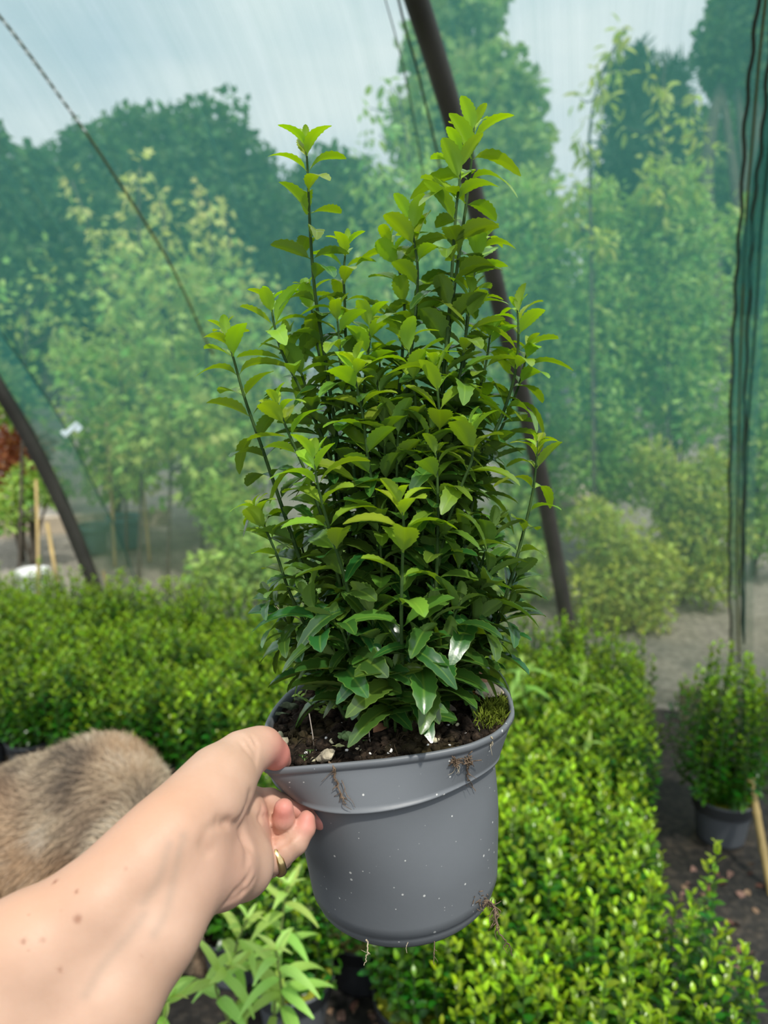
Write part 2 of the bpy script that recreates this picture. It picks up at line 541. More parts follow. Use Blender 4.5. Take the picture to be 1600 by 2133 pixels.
FOLD = [(1545, 430), (1532, 600), (1526, 800), (1521, 1000), (1520, 1200), (1522, 1380)]
fl = np.array([on_wall(*p) for p in FOLD]); cfl = np.polyfit(fl[:, 2], fl @ WU, 2)
for kk in (0.0, 0.035):
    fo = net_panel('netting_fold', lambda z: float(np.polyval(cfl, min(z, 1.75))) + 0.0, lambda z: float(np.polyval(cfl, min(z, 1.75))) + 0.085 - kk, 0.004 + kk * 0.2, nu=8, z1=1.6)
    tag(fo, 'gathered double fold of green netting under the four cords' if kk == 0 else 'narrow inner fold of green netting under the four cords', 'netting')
m_hoop, nt, b = newmat('galvanised_hoop_steel')
n1 = noise_node(nt, 6, 6); r1 = ramp(nt, n1.outputs['Fac'], [(0.3, (0.045, 0.040, 0.034)), (0.7, (0.085, 0.075, 0.064))])
nt.links.new(r1.outputs[0], b.inputs['Base Color']); b.inputs['Roughness'].default_value = 0.6; b.inputs['Metallic'].default_value = 0.1

def hoop(pts, rad, label, extend):
    P = [on_wall(*p, off=0.045) for p in pts]
    P.insert(0, P[0] + (P[0] - P[1]) * extend); 
    d = P[-1] - P[-2]; P.append(P[-1] + d * (P[-1][2] / max(1e-3, -d[2])))
    P = catmull(P, 40)
    V, Fc = tube(P, rad, 14)
    return tag(mk('tunnel_hoop', V, Fc, m_hoop), label, 'tunnel hoop')
hoop(RIGHT_HOOP, 0.031, 'brown steel tunnel hoop rising behind the tall shoots of the held shrub', 2.5)
hoop(LEFT_HOOP, 0.034, 'curved brown steel tunnel hoop at the netting edge above the dog', 4)

m_cord_dark = simple('dark_cord', (0.03, 0.035, 0.02), 0.7)
m_cord_olive = simple('olive_cord', (0.10, 0.10, 0.025), 0.7)
m_cord_green = simple('green_cord', (0.02, 0.085, 0.06), 0.7)
m_bead = simple('pale_stitching', (0.8, 0.82, 0.8), 0.5)

def cord(pts, rad, mat, label, off=0.012, twist=0.0):
    P = catmull([on_wall(*p, off=off) for p in pts], 60)
    if twist:
        k = np.arange(60)[:, None]
        P = P + twist * (np.sin(k * 1.3) * WU + np.cos(k * 1.3) * WN)
    V, Fc = tube(P, rad, 6)
    return tag(mk('netting_twine', V, Fc, mat), label, 'cord')
c1 = cord([(-30, 10), (0, 35), (60, 112), (120, 195), (180, 278), (240, 368), (300, 460), (360, 560), (420, 690), (445, 740)], 0.0042, m_cord_olive,
          'olive cord with pale stitches slanting down the netting towards the held shrub')
g = Geo()
for k in range(12):
    t = k / 11; x = 8 + t * 165; y = 45 + t * 222
    a = on_wall(x, y, 0.02); bb = on_wall(x + 7, y + 9, 0.02)
    V, Fc = tube([a, bb], 0.0035, 6); g.add(V, Fc)
g.build('stitching', m_bead, c1)
cord([(1582, -20), (1566, 120), (1552, 260), (1545, 420), (1535, 560), (1528, 700), (1522, 900), (1520, 1100), (1520, 1250), (1525, 1380)], 0.0050, m_cord_dark,
     'thick dark twisted cord down the netting, first of the four from the hoop', twist=0.003)
cord([(1597, -20), (1580, 140), (1567, 300), (1556, 430), (1548, 600), (1541, 800), (1538, 1000), (1536, 1200), (1540, 1380)], 0.0036, m_cord_olive,
     'thin olive cord down the netting, second of the four from the hoop')
cord([(1618, -20), (1600, 140), (1586, 300), (1570, 430), (1562, 600), (1553, 800), (1549, 1000), (1545, 1200), (1548, 1330)], 0.0046, m_cord_dark,
     'dark twisted cord down the netting, third of the four from the hoop', twist=0.003)
cord([(1640, -20), (1618, 200), (1590, 430), (1572, 700), (1558, 900), (1552, 1100), (1550, 1340)], 0.0038, m_cord_green,
     'thin green cord down the netting, farthest of the four from the hoop')
cord([(828, -10), (845, 60), (868, 140), (885, 210), (900, 270), (915, 340), (930, 420)], 0.0034, m_cord_dark, 'thin dark cord running close beside the hoop behind the held shrub')
cord([(800, -10), (820, 60), (845, 160), (868, 280), (890, 420)], 0.0018, m_cord_dark, 'hair-thin dark thread in the netting beside the hoop behind the held shrub')
cord(SEAM[1:], 0.0035, m_cord_green, 'dark green seam cord along the overlapping netting strip', off=0.02)
cord([(-20, 1220), (0, 1258), (25, 1318), (45, 1375)], 0.006, m_cord_olive, 'short olive cord beside the dog at the foot of the netting')

# clear clip on the seam
m_clip = simple('clear_plastic', (0.75, 0.85, 0.86), 0.25, 0.6)
g = Geo(); cc = on_wall(148, 895, 0.035)
ax = np.array([nrm(at(165, 880, 3) - at(130, 912, 3)), [0, 0, 1], [0, 1, 0]]); ax[1] = nrm(np.cross(WN, ax[0])); ax[2] = np.cross(ax[0], ax[1])
V, Fc = box(cc, (0.085, 0.022, 0.012), ax); g.add(V, Fc)
V, Fc = box(cc + ax[1] * 0.018 + ax[0] * 0.03, (0.03, 0.03, 0.012), ax); g.add(V, Fc)
V, Fc = box(cc - ax[1] * 0.012 - ax[0] * 0.034, (0.018, 0.02, 0.02), ax); g.add(V, Fc)
tag(g.build('netting_clip', m_clip, smooth=False), 'clear plastic clip fixed on the green netting seam', 'clip')

# base board along the foot of the netting
m_board = simple('weathered_board', (0.13, 0.13, 0.07), 0.85, 0.2, 7, 0.35)
g = Geo()
ax = np.array([WU, WN, [0, 0, 1]])
V, Fc = box(WU * 1.6 + WN * (WD - 0.06) + [0, 0, 0.075], (2.6, 0.04, 0.15), ax); g.add(V, Fc)
g.build('base_board', m_board, smooth=False)
tag(bpy.data.objects['base_board'], 'weathered green-brown board on edge along the foot of the netting by the path', 'board')
# ------------------------------------------------------------------ plants beyond the netting
T_FAR = leaf_template(n=2, half=1, wid=0.75, curl=0.4, fold=0.25, serr=0, petiole=0.0)
T_LEAF = leaf_template(n=4, half=1, wid=0.42, curl=0.6, fold=0.3, serr=0, petiole=0.05)
T_NEEDLE = leaf_template(n=2, half=1, wid=0.16, curl=0.3, fold=0.2, serr=0, petiole=0.0)

def maple_template():
    V = [(0, 0, 0)]; TS = [(0.3, 0)]
    lob = [(-2.05, 0.42), (-1.45, 0.30), (-1.0, 0.80), (-0.5, 0.42), (0, 1.0), (0.5, 0.42), (1.0, 0.80), (1.45, 0.30), (2.05, 0.42)]
    for a, r in lob:
        V.append((0.3 + 0.7 * r * math.cos(a), 0.7 * r * math.sin(a), -0.16 * r * r)); TS.append((r, min(1, abs(a) / 2)))
    V[0] = (0.3, 0, 0.0)
    V.append((0, 0, 0.02)); TS.append((0, 0))
    Q = [[0, 1 + i, 2 + i, 2 + i] for i in range(8)] 
    return np.array(V), np.array([[0, 1 + i, 2 + i] for i in range(8)] + [[10, 1, 0], [10, 0, 9]]), np.array(TS)
T_MAPLE = maple_template()

m_bark = simple('tree_bark', (0.10, 0.085, 0.065), 0.9, 0.2, 12, 0.4, 0.4)
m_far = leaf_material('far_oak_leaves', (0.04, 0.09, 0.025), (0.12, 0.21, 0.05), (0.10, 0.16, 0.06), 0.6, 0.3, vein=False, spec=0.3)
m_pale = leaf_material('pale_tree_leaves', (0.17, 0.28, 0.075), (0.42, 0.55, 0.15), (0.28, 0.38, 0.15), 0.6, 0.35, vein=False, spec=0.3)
m_conifer = leaf_material('conifer_needles', (0.018, 0.055, 0.025), (0.04, 0.10, 0.04), (0.04, 0.09, 0.04), 0.6, 0.15, vein=False, spec=0.3)
m_maple = leaf_material('maple_leaves', (0.22, 0.44, 0.08), (0.70, 0.68, 0.20), (0.28, 0.36, 0.12), 0.5, 0.4, vein=False, spec=0.35)
m_shrub = leaf_material('hedging_leaves', (0.13, 0.31, 0.06), (0.55, 0.70, 0.16), (0.18, 0.28, 0.08), 0.45, 0.35, vein=False, spec=0.4)
m_yellow = leaf_material('golden_shrub_leaves', (0.15, 0.27, 0.05), (0.58, 0.64, 0.10), (0.30, 0.34, 0.08), 0.45, 0.35, vein=False, spec=0.4)
m_autumn = leaf_material('red_leaves', (0.25, 0.07, 0.03), (0.5, 0.2, 0.08), (0.3, 0.12, 0.08), 0.5, 0.35, vein=False)

def blob_leaves(blobs, n, size, tmpl, rs, up=0.35, agefn=None, squash=1.0, shell=0.55, hang=0.0):
    """leaves filling a set of balls (px, py, depth, radius px)"""
    B = [(at(x, y, d), r * d / F) for x, y, d, r in blobs]
    wgt = np.array([r ** 2 for _, r in B]); wgt /= wgt.sum()
    k = rs.choice(len(B), n, p=wgt)
    C = np.array([b[0] for b in B])[k]; R = np.array([b[1] for b in B])[k]
    dirs = rs.normal(size=(n, 3)); dirs /= np.linalg.norm(dirs, axis=1)[:, None]
    rad = R * (shell + (1.12 - shell) * rs.random(n) ** 0.7)
    # lumpy outline: clumps
    lump = np.array([mnoise.noise(Vector(q)) for q in (dirs * 2.2 + C * 1.7)])
    rad *= 1 + 0.28 * lump
    O = C + dirs * rad[:, None] * np.array([1, 1, squash])
    D = dirs * 0.6 + rs.normal(size=(n, 3)) * 0.55 + np.array([0, 0, -hang])
    N = np.array([0, 0, 1.0]) * up + rs.normal(size=(n, 3)) * 0.5 + dirs * 0.5
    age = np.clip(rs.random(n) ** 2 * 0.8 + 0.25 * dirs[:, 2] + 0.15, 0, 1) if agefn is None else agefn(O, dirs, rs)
    keep = O[:, 2] > 0.03
    L = size * rs.uniform(0.6, 1.25, n)
    return leafcloud(tmpl, O[keep], D[keep], N[keep], L[keep], age[keep], rs.random(n)[keep])

def trunk_to(base, tops, r0, rs, mat, root, name='trunk', bend=0.05):
    g = Geo()
    base = np.asarray(base, float)
    for i, tp in enumerate(tops):
        tp = np.asarray(tp, float)
        mid = base * 0.45 + tp * 0.55 + rs.normal(size=3) * bend * np.linalg.norm(tp - base) * np.array([1, 1, 0.2])
        if i: mid[:2] = base[:2] * 0.6 + tp[:2] * 0.4
        P = catmull([base, mid, tp], 10)
        V, Fc = tube(P, np.linspace(r0 * (1 if i == 0 else 0.6), r0 * 0.25, 10), 7); g.add(V, Fc)
    return g.build(name, mat, root, off=root.location)

def tree(label, cat, blobs, n, size, tmpl, mat, r0, seed, group=None, trunk=True, kind='tree', **kw):
    rs = np.random.default_rng(seed)
    d0 = np.mean([b[2] for b in blobs]); cx = np.mean([b[0] for b in blobs])
    base = at(cx, 1000, d0); base[2] = 0.0
    root = empty(kind, base, label, cat, group)
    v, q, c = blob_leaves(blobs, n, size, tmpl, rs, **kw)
    mk('crown' if kind == 'tree' else 'foliage', v - base, q, mat, root, True, {'col': c})
    tops = [at(x, y, d) for x, y, d, r in sorted(blobs, key=lambda b: b[1])[:6]]
    trunk_to(base, tops, r0, rs, m_bark, root, 'trunk' if kind == 'tree' else 'stem')
    return root

GT = 'trees beyond the netting'
tree('broad dark oak with a rounded crown, tallest of the oaks behind the maple saplings', 'tree',
     [(440, 305, 30, 88), (520, 375, 30, 66), (400, 410, 30, 125), (510, 480, 30, 100), (330, 300, 30, 62), (262, 275, 30, 40), (270, 400, 30, 95), (400, 560, 30, 135), (300, 560, 30, 110), (470, 640, 30, 120)],
     16000, 0.42, T_FAR, m_far, 0.35, 1, GT, shell=0.3)
tree('lower dark oak whose crown the slanting olive cord crosses', 'tree',
     [(110, 372, 26, 60), (190, 330, 26, 60), (60, 420, 26, 75), (150, 470, 26, 110), (60, 560, 26, 120), (180, 620, 26, 120), (40, 700, 26, 110)],
     12000, 0.38, T_FAR, m_far, 0.3, 2, GT, shell=0.3)
tree('dark oak at the picture edge, only part of its crown in view', 'tree',
     [(-40, 330, 23, 62), (-60, 430, 23, 90), (-30, 560, 23, 90)], 5000, 0.36, T_FAR, m_far, 0.3, 3, GT, shell=0.3)
tree('very tall pale green tree with tiered crown behind the central hoop', 'tree',
     [(960, 20, 17, 85), (900, 110, 17, 60), (1000, -60, 17, 70), (1030, 165, 17, 62), (1085, 205, 17, 46), (970, 240, 17, 105), (880, 270, 17, 65), (1060, 330, 17, 85), (950, 400, 17, 130), (1110, 290, 17, 30), (1040, 480, 17, 120), (900, 560, 17, 130)],
     16000, 0.26, T_FAR, m_pale, 0.3, 4, GT, shell=0.3)
tree('dark spiky conifer standing alone against the sky', 'conifer',
     [(1325, 140, 20, 30), (1315, 190, 20, 50), (1340, 260, 20, 66), (1330, 340, 20, 80), (1345, 430, 20, 90), (1395, 170, 20, 34), (1390, 250, 20, 52), (1350, 540, 20, 100), (1400, 360, 20, 60)],
     16000, 0.42, T_NEEDLE, m_conifer, 0.25, 5, GT, kind='tree', shell=0.25, up=0.1, agefn=None)
tree('dark leafy oak branch crown overhanging the sky beside the four cords', 'tree',
     [(1530, 90, 14, 62), (1580, 20, 14, 80), (1570, 150, 14, 55), (1490, 95, 14, 42), (1620, 190, 14, 62), (1500, 150, 14, 36), (1540, 10, 14, 50)],
     9000, 0.17, T_FAR, m_far, 0.22, 6, GT, shell=0.2)
tree('low dark tree mass behind the conifer, reaching the picture edge', 'tree',
     [(1480, 330, 30, 85), (1570, 320, 30, 95), (1430, 400, 30, 90), (1540, 440, 30, 130), (1650, 380, 30, 110), (1460, 540, 30, 120)],
     10000, 0.42, T_FAR, m_far, 0.3, 7, GT, shell=0.3)
tree('distant blue-green tree seen between the two tallest shoots of the held shrub', 'tree',
     [(690, 370, 34, 55), (640, 420, 34, 60), (740, 400, 34, 62), (690, 490, 34, 110), (780, 500, 34, 100), (620, 560, 34, 100), (720, 620, 34, 120)],
     10000, 0.45, T_FAR, m_far, 0.3, 8, GT, shell=0.3)
# hedgerow closing the view behind everything
rs = np.random.default_rng(11)
hb = [(x, 650 + (i % 2) * 45 + rs.uniform(-25, 30), 36 + rs.uniform(-2, 2), rs.uniform(75, 110)) for i, x in enumerate(range(-260, 1900, 45))]
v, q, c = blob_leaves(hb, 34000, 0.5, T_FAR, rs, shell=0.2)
tag(mk('hedgerow', v, q, m_far, attr={'col': c}), 'long dark field hedgerow closing the view far behind the saplings', 'hedge')
_b = bpy.data.objects['hedgerow']
for x in range(-200, 1860, 150):
    p = at(x, 700, 36.5); q_ = p.copy(); p[2] = 0.0; V, Fc = tube([p, q_], [0.15, 0.1], 6); mk('trunk', V, Fc, m_bark, _b)

# maple saplings beyond the netting, each a thin stem with tufts of star-shaped leaves
def sapling(path, d, label, seed, tufts, n, size, mat=None, tmpl=None, cat='sapling', group='saplings beyond the netting', young=0.8, side=14):
    rs = np.random.default_rng(seed)
    P3 = np.array([at(x, y, d) for x, y in path]); base = P3[-1].copy(); base[2] = 0.0
    root = empty('sapling', base, label, cat, group)
    st = catmull(list(P3) + [base], 30)
    g = Geo(); V, Fc = tube(st, np.linspace(0.005, 0.014, 30), 6); g.add(V, Fc)
    O, D, N, A = [], [], [], []
    for x, y, r, yy in tufts:
        c = at(x, y, d + rs.uniform(-0.25, 0.25)); rr = r * d / F
        j = np.argmin(np.abs(st[:, 2] - (c[2] - rr * 0.8)))
        V, Fc = tube(catmull([st[j], st[j] * 0.5 + c * 0.5 + [0, 0, -0.02], c], 6), np.linspace(0.006, 0.003, 6), 5); g.add(V, Fc)
        m = max(11, int(n * r * r / 1400))
        o = c + rs.normal(size=(m, 3)) * rr * np.array([0.45, 0.45, 0.5])
        O.append(o); D.append((o - c) / rr + rs.normal(size=(m, 3)) * 0.4 + [0, 0, -0.25])
        N.append(rs.normal(size=(m, 3)) * 0.35 + [0, -0.35, 0.75]); A.append(np.clip(yy + rs.normal(size=m) * 0.18, 0, 1))
    O, D, N, A = map(np.concatenate, (O, D, N, A))
    v, q, c = leafcloud(tmpl or T_MAPLE, O, D, N, size * rs.uniform(0.6, 1.2, len(O)), A, rs.random(len(O)))
    g.build('stem', m_bark, root, off=base)
    mk('foliage', v - base, q, mat or m_maple, root, True, {'col': c})
    return root

def mass(cx0, cx1, y0, y1, k, seed, r=(38, 60), yy=(0.1, 0.4)):
    rs = np.random.default_rng(seed)
    return [(rs.uniform(cx0, cx1), rs.uniform(y0, y1), rs.uniform(*r), rs.uniform(*yy)) for _ in range(k)]

sapling([(150, 375), (200, 520), (250, 760), (265, 1180)], 5.6, 'yellow-tipped maple sapling nearest the bright netting strip', 21,
        [(148, 380, 26, .85), (165, 430, 28, .75), (200, 470, 30, .7), (208, 500, 26, .6)] + mass(190, 300, 540, 760, 12, 31) + mass(210, 330, 740, 1000, 12, 32), 14, 0.085)
sapling([(292, 345), (290, 480), (300, 700), (290, 1180)], 5.2, 'yellow-tipped maple sapling crossed by the slanting olive cord', 22,
        [(295, 350, 26, .9), (285, 390, 28, .85), (270, 430, 28, .75), (262, 470, 28, .7), (280, 500, 32, .6)] + mass(220, 350, 540, 800, 14, 33) + mass(250, 380, 780, 960, 12, 34), 15, 0.085)
sapling([(335, 405), (345, 520), (360, 760), (350, 1190)], 5.0, 'leafy maple sapling, third of the row from the bright netting strip', 23,
        [(330, 405, 24, .9), (345, 440, 28, .8), (330, 480, 30, .7), (350, 500, 26, .7)] + mass(300, 430, 560, 820, 14, 35) + mass(310, 470, 800, 980, 14, 36), 16, 0.085)
sapling([(430, 400), (440, 520), (430, 760), (420, 1200)], 5.4, 'pink-tipped maple sapling, fourth of the row from the bright netting strip', 24,
        [(427, 405, 24, .95), (410, 455, 26, .85), (440, 460, 28, .8), (415, 505, 26, .8), (445, 520, 26, .8)] + mass(380, 500, 560, 820, 14, 37) + mass(390, 520, 800, 1000, 14, 38), 15, 0.085)
sapling([(470, 435), (480, 540), (500, 760), (480, 1200)], 5.8, 'maple sapling half hidden behind the leftmost shoots of the held shrub', 25,
        [(465, 440, 24, .95), (478, 490, 28, .8), (490, 520, 24, .75)] + mass(440, 560, 560, 800, 14, 39) + mass(450, 580, 780, 1050, 16, 40), 15, 0.085)
sapling([(60, 640), (50, 800), (40, 1190)], 5.2, 'dull green sapling at the picture edge above the hoop', 26,
        mass(-20, 140, 560, 900, 18, 41, yy=(0.0, .3)), 10, 0.075)
sapling([(560, 590), (570, 760), (560, 1230)], 6.0, 'thin yellow-leaved sapling right behind the held shrub', 27,
        [(525, 590, 22, .9), (545, 610, 20, .8)] + mass(500, 640, 640, 1000, 16, 42), 12, 0.075)

# lance-leaved saplings and columns of hedging behind the central hoop
sapling([(830, 190), (850, 330), (860, 600), (850, 1250)], 5.0, 'tall pale sapling with drooping lance leaves against the sky', 51,
        [(770, 225, 26, .5), (815, 180, 26, .5), (790, 280, 30, .5), (830, 250, 26, .5), (860, 300, 34, .4)] + mass(760, 900, 330, 620, 22, 52, yy=(.2, .6)), 11, 0.085, m_shrub, T_LEAF)
sapling([(1303, 55), (1255, 150), (1230, 260), (1230, 420), (1240, 1250)], 4.6, 'yellow-leaved sapling whose topmost leaves stand alone in the sky', 53,
        [(1303, 62, 22, .85), (1278, 105, 16, .8), (1240, 155, 20, .95), (1282, 150, 16, .7), (1255, 195, 22, .8), (1208, 205, 14, .8), (1235, 255, 20, .7), (1208, 295, 14, .7), (1228, 325, 18, .7)] + mass(1170, 1260, 380, 520, 8, 54, yy=(.4, .8), r=(26, 40)), 9, 0.085, m_yellow, T_LEAF)
sapling([(1385, 120), (1380, 260), (1385, 420), (1400, 1250)], 4.8, 'yellow-leaved sapling in front of the dark conifer', 55,
        [(1360, 165, 18, .9), (1380, 195, 14, .9), (1372, 228, 16, .7), (1450, 200, 18, .8), (1425, 255, 20, .7), (1370, 290, 36, .85), (1400, 310, 32, .8), (1345, 330, 26, .6), (1440, 330, 24, .6), (1475, 320, 20, .6), (1300, 265, 22, .5), (1455, 275, 20, .7)] + mass(1290, 1450, 370, 480, 12, 56, yy=(.3, .8), r=(26, 40)), 9, 0.085, m_yellow, T_LEAF)

GS = 'hedging plants beyond the netting'
def hedge_plant(label, blobs, n, size, mat, seed, tmpl=T_LEAF, group=GS, **kw):
    return tree(label, 'shrub', blobs, int(n * 1.5), size * 1.15, tmpl, mat, 0.025, seed, group, kind='hedging_shrub', shell=0.25, **kw)
hedge_plant('pale loose shrub seen between the hoop and the tallest held shoots', [(900, 420, 5.6, 70), (860, 520, 5.6, 80), (960, 560, 5.6, 80), (780, 640, 5.6, 80), (880, 700, 5.6, 100), (760, 780, 5.6, 90), (900, 850, 5.6, 120), (720, 900, 5.6, 90)], 4200, 0.07, m_shrub, 61)
hedge_plant('wide light green hedging shrub just past the central hoop', [(1090, 430, 5.4, 62), (1130, 520, 5.4, 75), (1080, 600, 5.4, 80), (1120, 700, 5.4, 85), (1090, 820, 5.4, 85), (1120, 930, 5.4, 80), (1110, 1060, 5.4, 80)], 3600, 0.075, m_shrub, 62)
hedge_plant('dense column of green hedging under the yellow-leaved sapling', [(1240, 440, 5.0, 60), (1260, 520, 5.0, 80), (1250, 620, 5.0, 90), (1260, 730, 5.0, 95), (1250, 840, 5.0, 90), (1270, 920, 5.0, 75), (1240, 990, 5.0, 60), (1310, 990, 5.0, 60)], 5200, 0.05, m_shrub, 63)
hedge_plant('dense column of green hedging in front of the dark conifer', [(1400, 430, 4.9, 75), (1410, 520, 4.9, 90), (1420, 630, 4.9, 95), (1400, 740, 4.9, 95), (1430, 850, 4.9, 80)], 5200, 0.05, m_shrub, 64)
hedge_plant('pale feathery shrub behind the four cords at the picture edge', [(1560, 470, 5.2, 55), (1610, 560, 5.2, 70), (1590, 720, 5.2, 75), (1590, 850, 5.2, 80), (1580, 960, 5.2, 80), (1600, 1080, 5.2, 80)], 3600, 0.055, m_shrub, 65)
hedge_plant('low golden shrub spreading beside the foot of the central hoop', [(1240, 1090, 4.3, 52), (1280, 1140, 4.3, 70), (1330, 1210, 4.3, 80), (1250, 1230, 4.3, 70), (1330, 1290, 4.3, 70), (1370, 1180, 4.3, 50), (1270, 1310, 4.3, 55)], 4200, 0.036, m_yellow, 66)
hedge_plant('brightest golden shrub with upright tips beside the four cords', [(1360, 960, 4.6, 40), (1390, 1010, 4.6, 60), (1440, 1060, 4.6, 65), (1480, 980, 4.6, 42), (1470, 1050, 4.6, 60), (1500, 1130, 4.6, 60), (1420, 1120, 4.6, 60), (1470, 1200, 4.6, 60)], 4200, 0.04, m_yellow, 67)
hedge_plant('dull green shrub low down behind the shoots of the held shrub on the dog side', [(470, 1060, 5.0, 60), (520, 1130, 5.0, 75), (450, 1200, 4.9, 60), (530, 1230, 4.9, 70), (480, 1290, 4.8, 55), (580, 1180, 4.9, 70), (600, 1280, 4.8, 60)], 3400, 0.05, m_shrub, 68)
hedge_plant('olive shrub low down behind the held shrub on the hoop side', [(1090, 1180, 4.8, 60), (1050, 1250, 4.8, 60), (1120, 1280, 4.8, 60), (1000, 1200, 4.8, 80), (880, 1150, 4.9, 100), (740, 1180, 4.9, 90)], 3200, 0.045, m_shrub, 69)
hedge_plant('wide green shrub standing behind the maple saplings near the bright netting strip', [(170, 760, 6.8, 60), (240, 820, 6.8, 70), (300, 760, 6.8, 70), (200, 900, 6.8, 65), (290, 920, 6.8, 70), (230, 990, 6.8, 55)], 2600, 0.075, m_shrub, 72)
hedge_plant('wide green shrub standing behind the maple saplings near the held shrub', [(370, 770, 6.7, 70), (440, 720, 6.7, 70), (500, 800, 6.7, 75), (400, 880, 6.7, 75), (490, 930, 6.7, 75), (430, 1010, 6.7, 60), (560, 900, 6.7, 70)], 3000, 0.075, m_shrub, 73)
hedge_plant('red-leaved shrub at the picture edge beyond the curved hoop', [(15, 900, 5.6, 45), (40, 960, 5.6, 50), (-10, 990, 5.6, 50), (80, 930, 5.6, 30)], 900, 0.05, m_autumn, 70)
hedge_plant('small green shrub below the red-leaved shrub at the picture edge', [(60, 1010, 5.4, 40), (20, 840, 5.4, 45), (20, 1060, 5.4, 45), (110, 1020, 5.4, 36)], 1100, 0.05, m_shrub, 71)

# pots, canes and kerb among the saplings
m_pot_far = simple('weathered_green_pot', (0.13, 0.19, 0.17), 0.6, 0.4, 8, 0.2)
m_cane = simple('bamboo_cane', (0.46, 0.33, 0.13), 0.55, 0.4, 14, 0.2)
m_white = simple('white_plastic', (0.75, 0.76, 0.75), 0.4)
m_kerb = simple('pale_stone_kerb', (0.50, 0.42, 0.32), 0.9, 0.2, 5, 0.2)

def nursery_pot(p, r, h, label, mat, name='nursery_pot', cat='plant pot', group=None, soil=True):
    root = empty(name, (p[0], p[1], 0), label, cat, group)
    prof = [(r * 0.76, 0.0), (r * 0.78, 0.005), (r * 0.9, h * 0.72), (r * 0.905, h * 0.74), (r * 0.97, h * 0.745), (r, h), (r * 0.95, h), (r * 0.93, h * 0.86), (0.001, h * 0.86)]
    V, Fc = lathe(prof, 24); mk('body', V, Fc, mat, root, True)
    if soil:
        V, Fc = lathe([(r * 0.935, h * 0.88), (r * 0.5, h * 0.9), (0.001, h * 0.91)], 20); mk('soil', V, Fc, m_fabric, root)
    return root
GP = 'pots standing beyond the netting'
nursery_pot(ground(140, 1372), 0.105, 0.21, 'large dull green pot beyond the netting beside the curved hoop, cane standing in it', m_pot_far, group=GP)
nursery_pot(ground(270, 1350), 0.10, 0.22, 'large dull green pot beyond the netting just past the curved hoop', m_pot_far, group=GP)
nursery_pot(ground(25, 1395), 0.11, 0.2, 'dull green pot beyond the netting at the picture edge', m_pot_far, group=GP)
nursery_pot(ground(535, 1372), 0.09, 0.2, 'dark pot beyond the netting below the dull green shrub', m_pot_far, group=GP)
nursery_pot(ground(262, 1140), 0.14, 0.26, 'blue-green pot among the sapling stems in front of the pale kerb', simple('blue_green_pot', (0.05, 0.16, 0.17), 0.5), group=GP)
nursery_pot(ground(196, 1150), 0.12, 0.22, 'smaller blue-green pot beside the curved hoop in front of the pale kerb', simple('teal_pot', (0.06, 0.15, 0.15), 0.5), group=GP)
w = nursery_pot(ground(72, 1240), 0.10, 0.17, 'white plastic tub on the ground beyond the curved hoop', m_white, 'plastic_tub', 'tub', None, False)

def cane(a, b, r, label):
    V, Fc = tube(catmull([a, (np.asarray(a) + b) / 2 + [0.004, 0, 0], b], 24), [r * (1.15 if i % 6 == 0 else 1) for i in range(24)], 8)
    return tag(mk('bamboo_cane', V, Fc, m_cane), label, 'cane', 'bamboo canes')
cane(ground(140, 1372) + [0, 0, 0.05], at(98, 1090, 4.35), 0.011, 'thick bamboo cane standing in the green pot beside the curved hoop')
cane(ground(250, 1345), at(215, 1190, 4.6), 0.009, 'short bamboo cane just past the curved hoop in front of the pale kerb')
cane(ground(15, 1385), at(-14, 1230, 4.2), 0.010, 'bamboo cane at the picture edge beyond the netting')
cane(ground(240, 1180), at(222, 880, 5.7), 0.012, 'tall pale cane tied to the maple saplings, nearest the clear clip')
cane(ground(312, 1170), at(285, 900, 5.9), 0.010, 'tall pale cane among the maple saplings, second from the clear clip')
cane(ground(80, 1270), at(75, 1000, 5.0), 0.010, 'pale cane beyond the curved hoop behind the white tub')
a0, a1 = ground(-40, 1118), ground(350, 1088)
dv = nrm(a1 - a0); V, Fc = box((a0 + a1) / 2 + [0, 0, 0.06], (np.linalg.norm(a1 - a0), 0.12, 0.14), np.array([dv, [-dv[1], dv[0], 0], [0, 0, 1]]))
tag(mk('stone_kerb', V, Fc, m_kerb, smooth=False), 'pale stone kerb running behind the pots among the saplings', 'kerb')
rs = np.random.default_rng(5); a0, a1 = ground(1165, 1060), ground(1255, 1040)
for i, (t, lab) in enumerate(((0.1, 'pale building stone on the ground nearest the hoop, beyond the netting'), (0.5, 'middle pale stone of three lying beyond the netting behind the hoop'), (0.9, 'pale stone farthest from the hoop of three lying beyond the netting'))):
    V, Fc = pebble(a0 * (1 - t) + a1 * t + [0, 0, 0.10], 0.17, 300 + i, 0.6); tag(mk('stone', V, Fc, m_kerb), lab, 'stone', 'pale stones beyond the netting')
# ------------------------------------------------------------------ rows of small-leaved potted shrubs on the floor
m_grey_pot, nt, b = newmat('grey_plastic_pot')
b.inputs['Base Color'].default_value = (0.115, 0.125, 0.135, 1); b.inputs['Roughness'].default_value = 0.42
m_black_pot = simple('black_plastic_pot', (0.025, 0.027, 0.03), 0.45)
m_box = leaf_material('small_glossy_leaves', (0.025, 0.115, 0.008), (0.42, 0.60, 0.015), (0.12, 0.25, 0.05), 0.28, 0.32, vein=False, spec=0.42, tintamt=0.4)
m_stem = simple('green_stem', (0.05, 0.09, 0.025), 0.6)
m_moss = simple('pot_moss', (0.28, 0.30, 0.03), 0.95, 0.1, 60, 0.5, 0.8)
m_peat = simple('peat', (0.045, 0.034, 0.026), 0.95, 0.15, 70, 0.5, 0.8)

T_BOX = leaf_template(n=3, half=1, wid=0.52, curl=0.45, fold=0.30, serr=0, petiole=0.03, blunt=0.9)

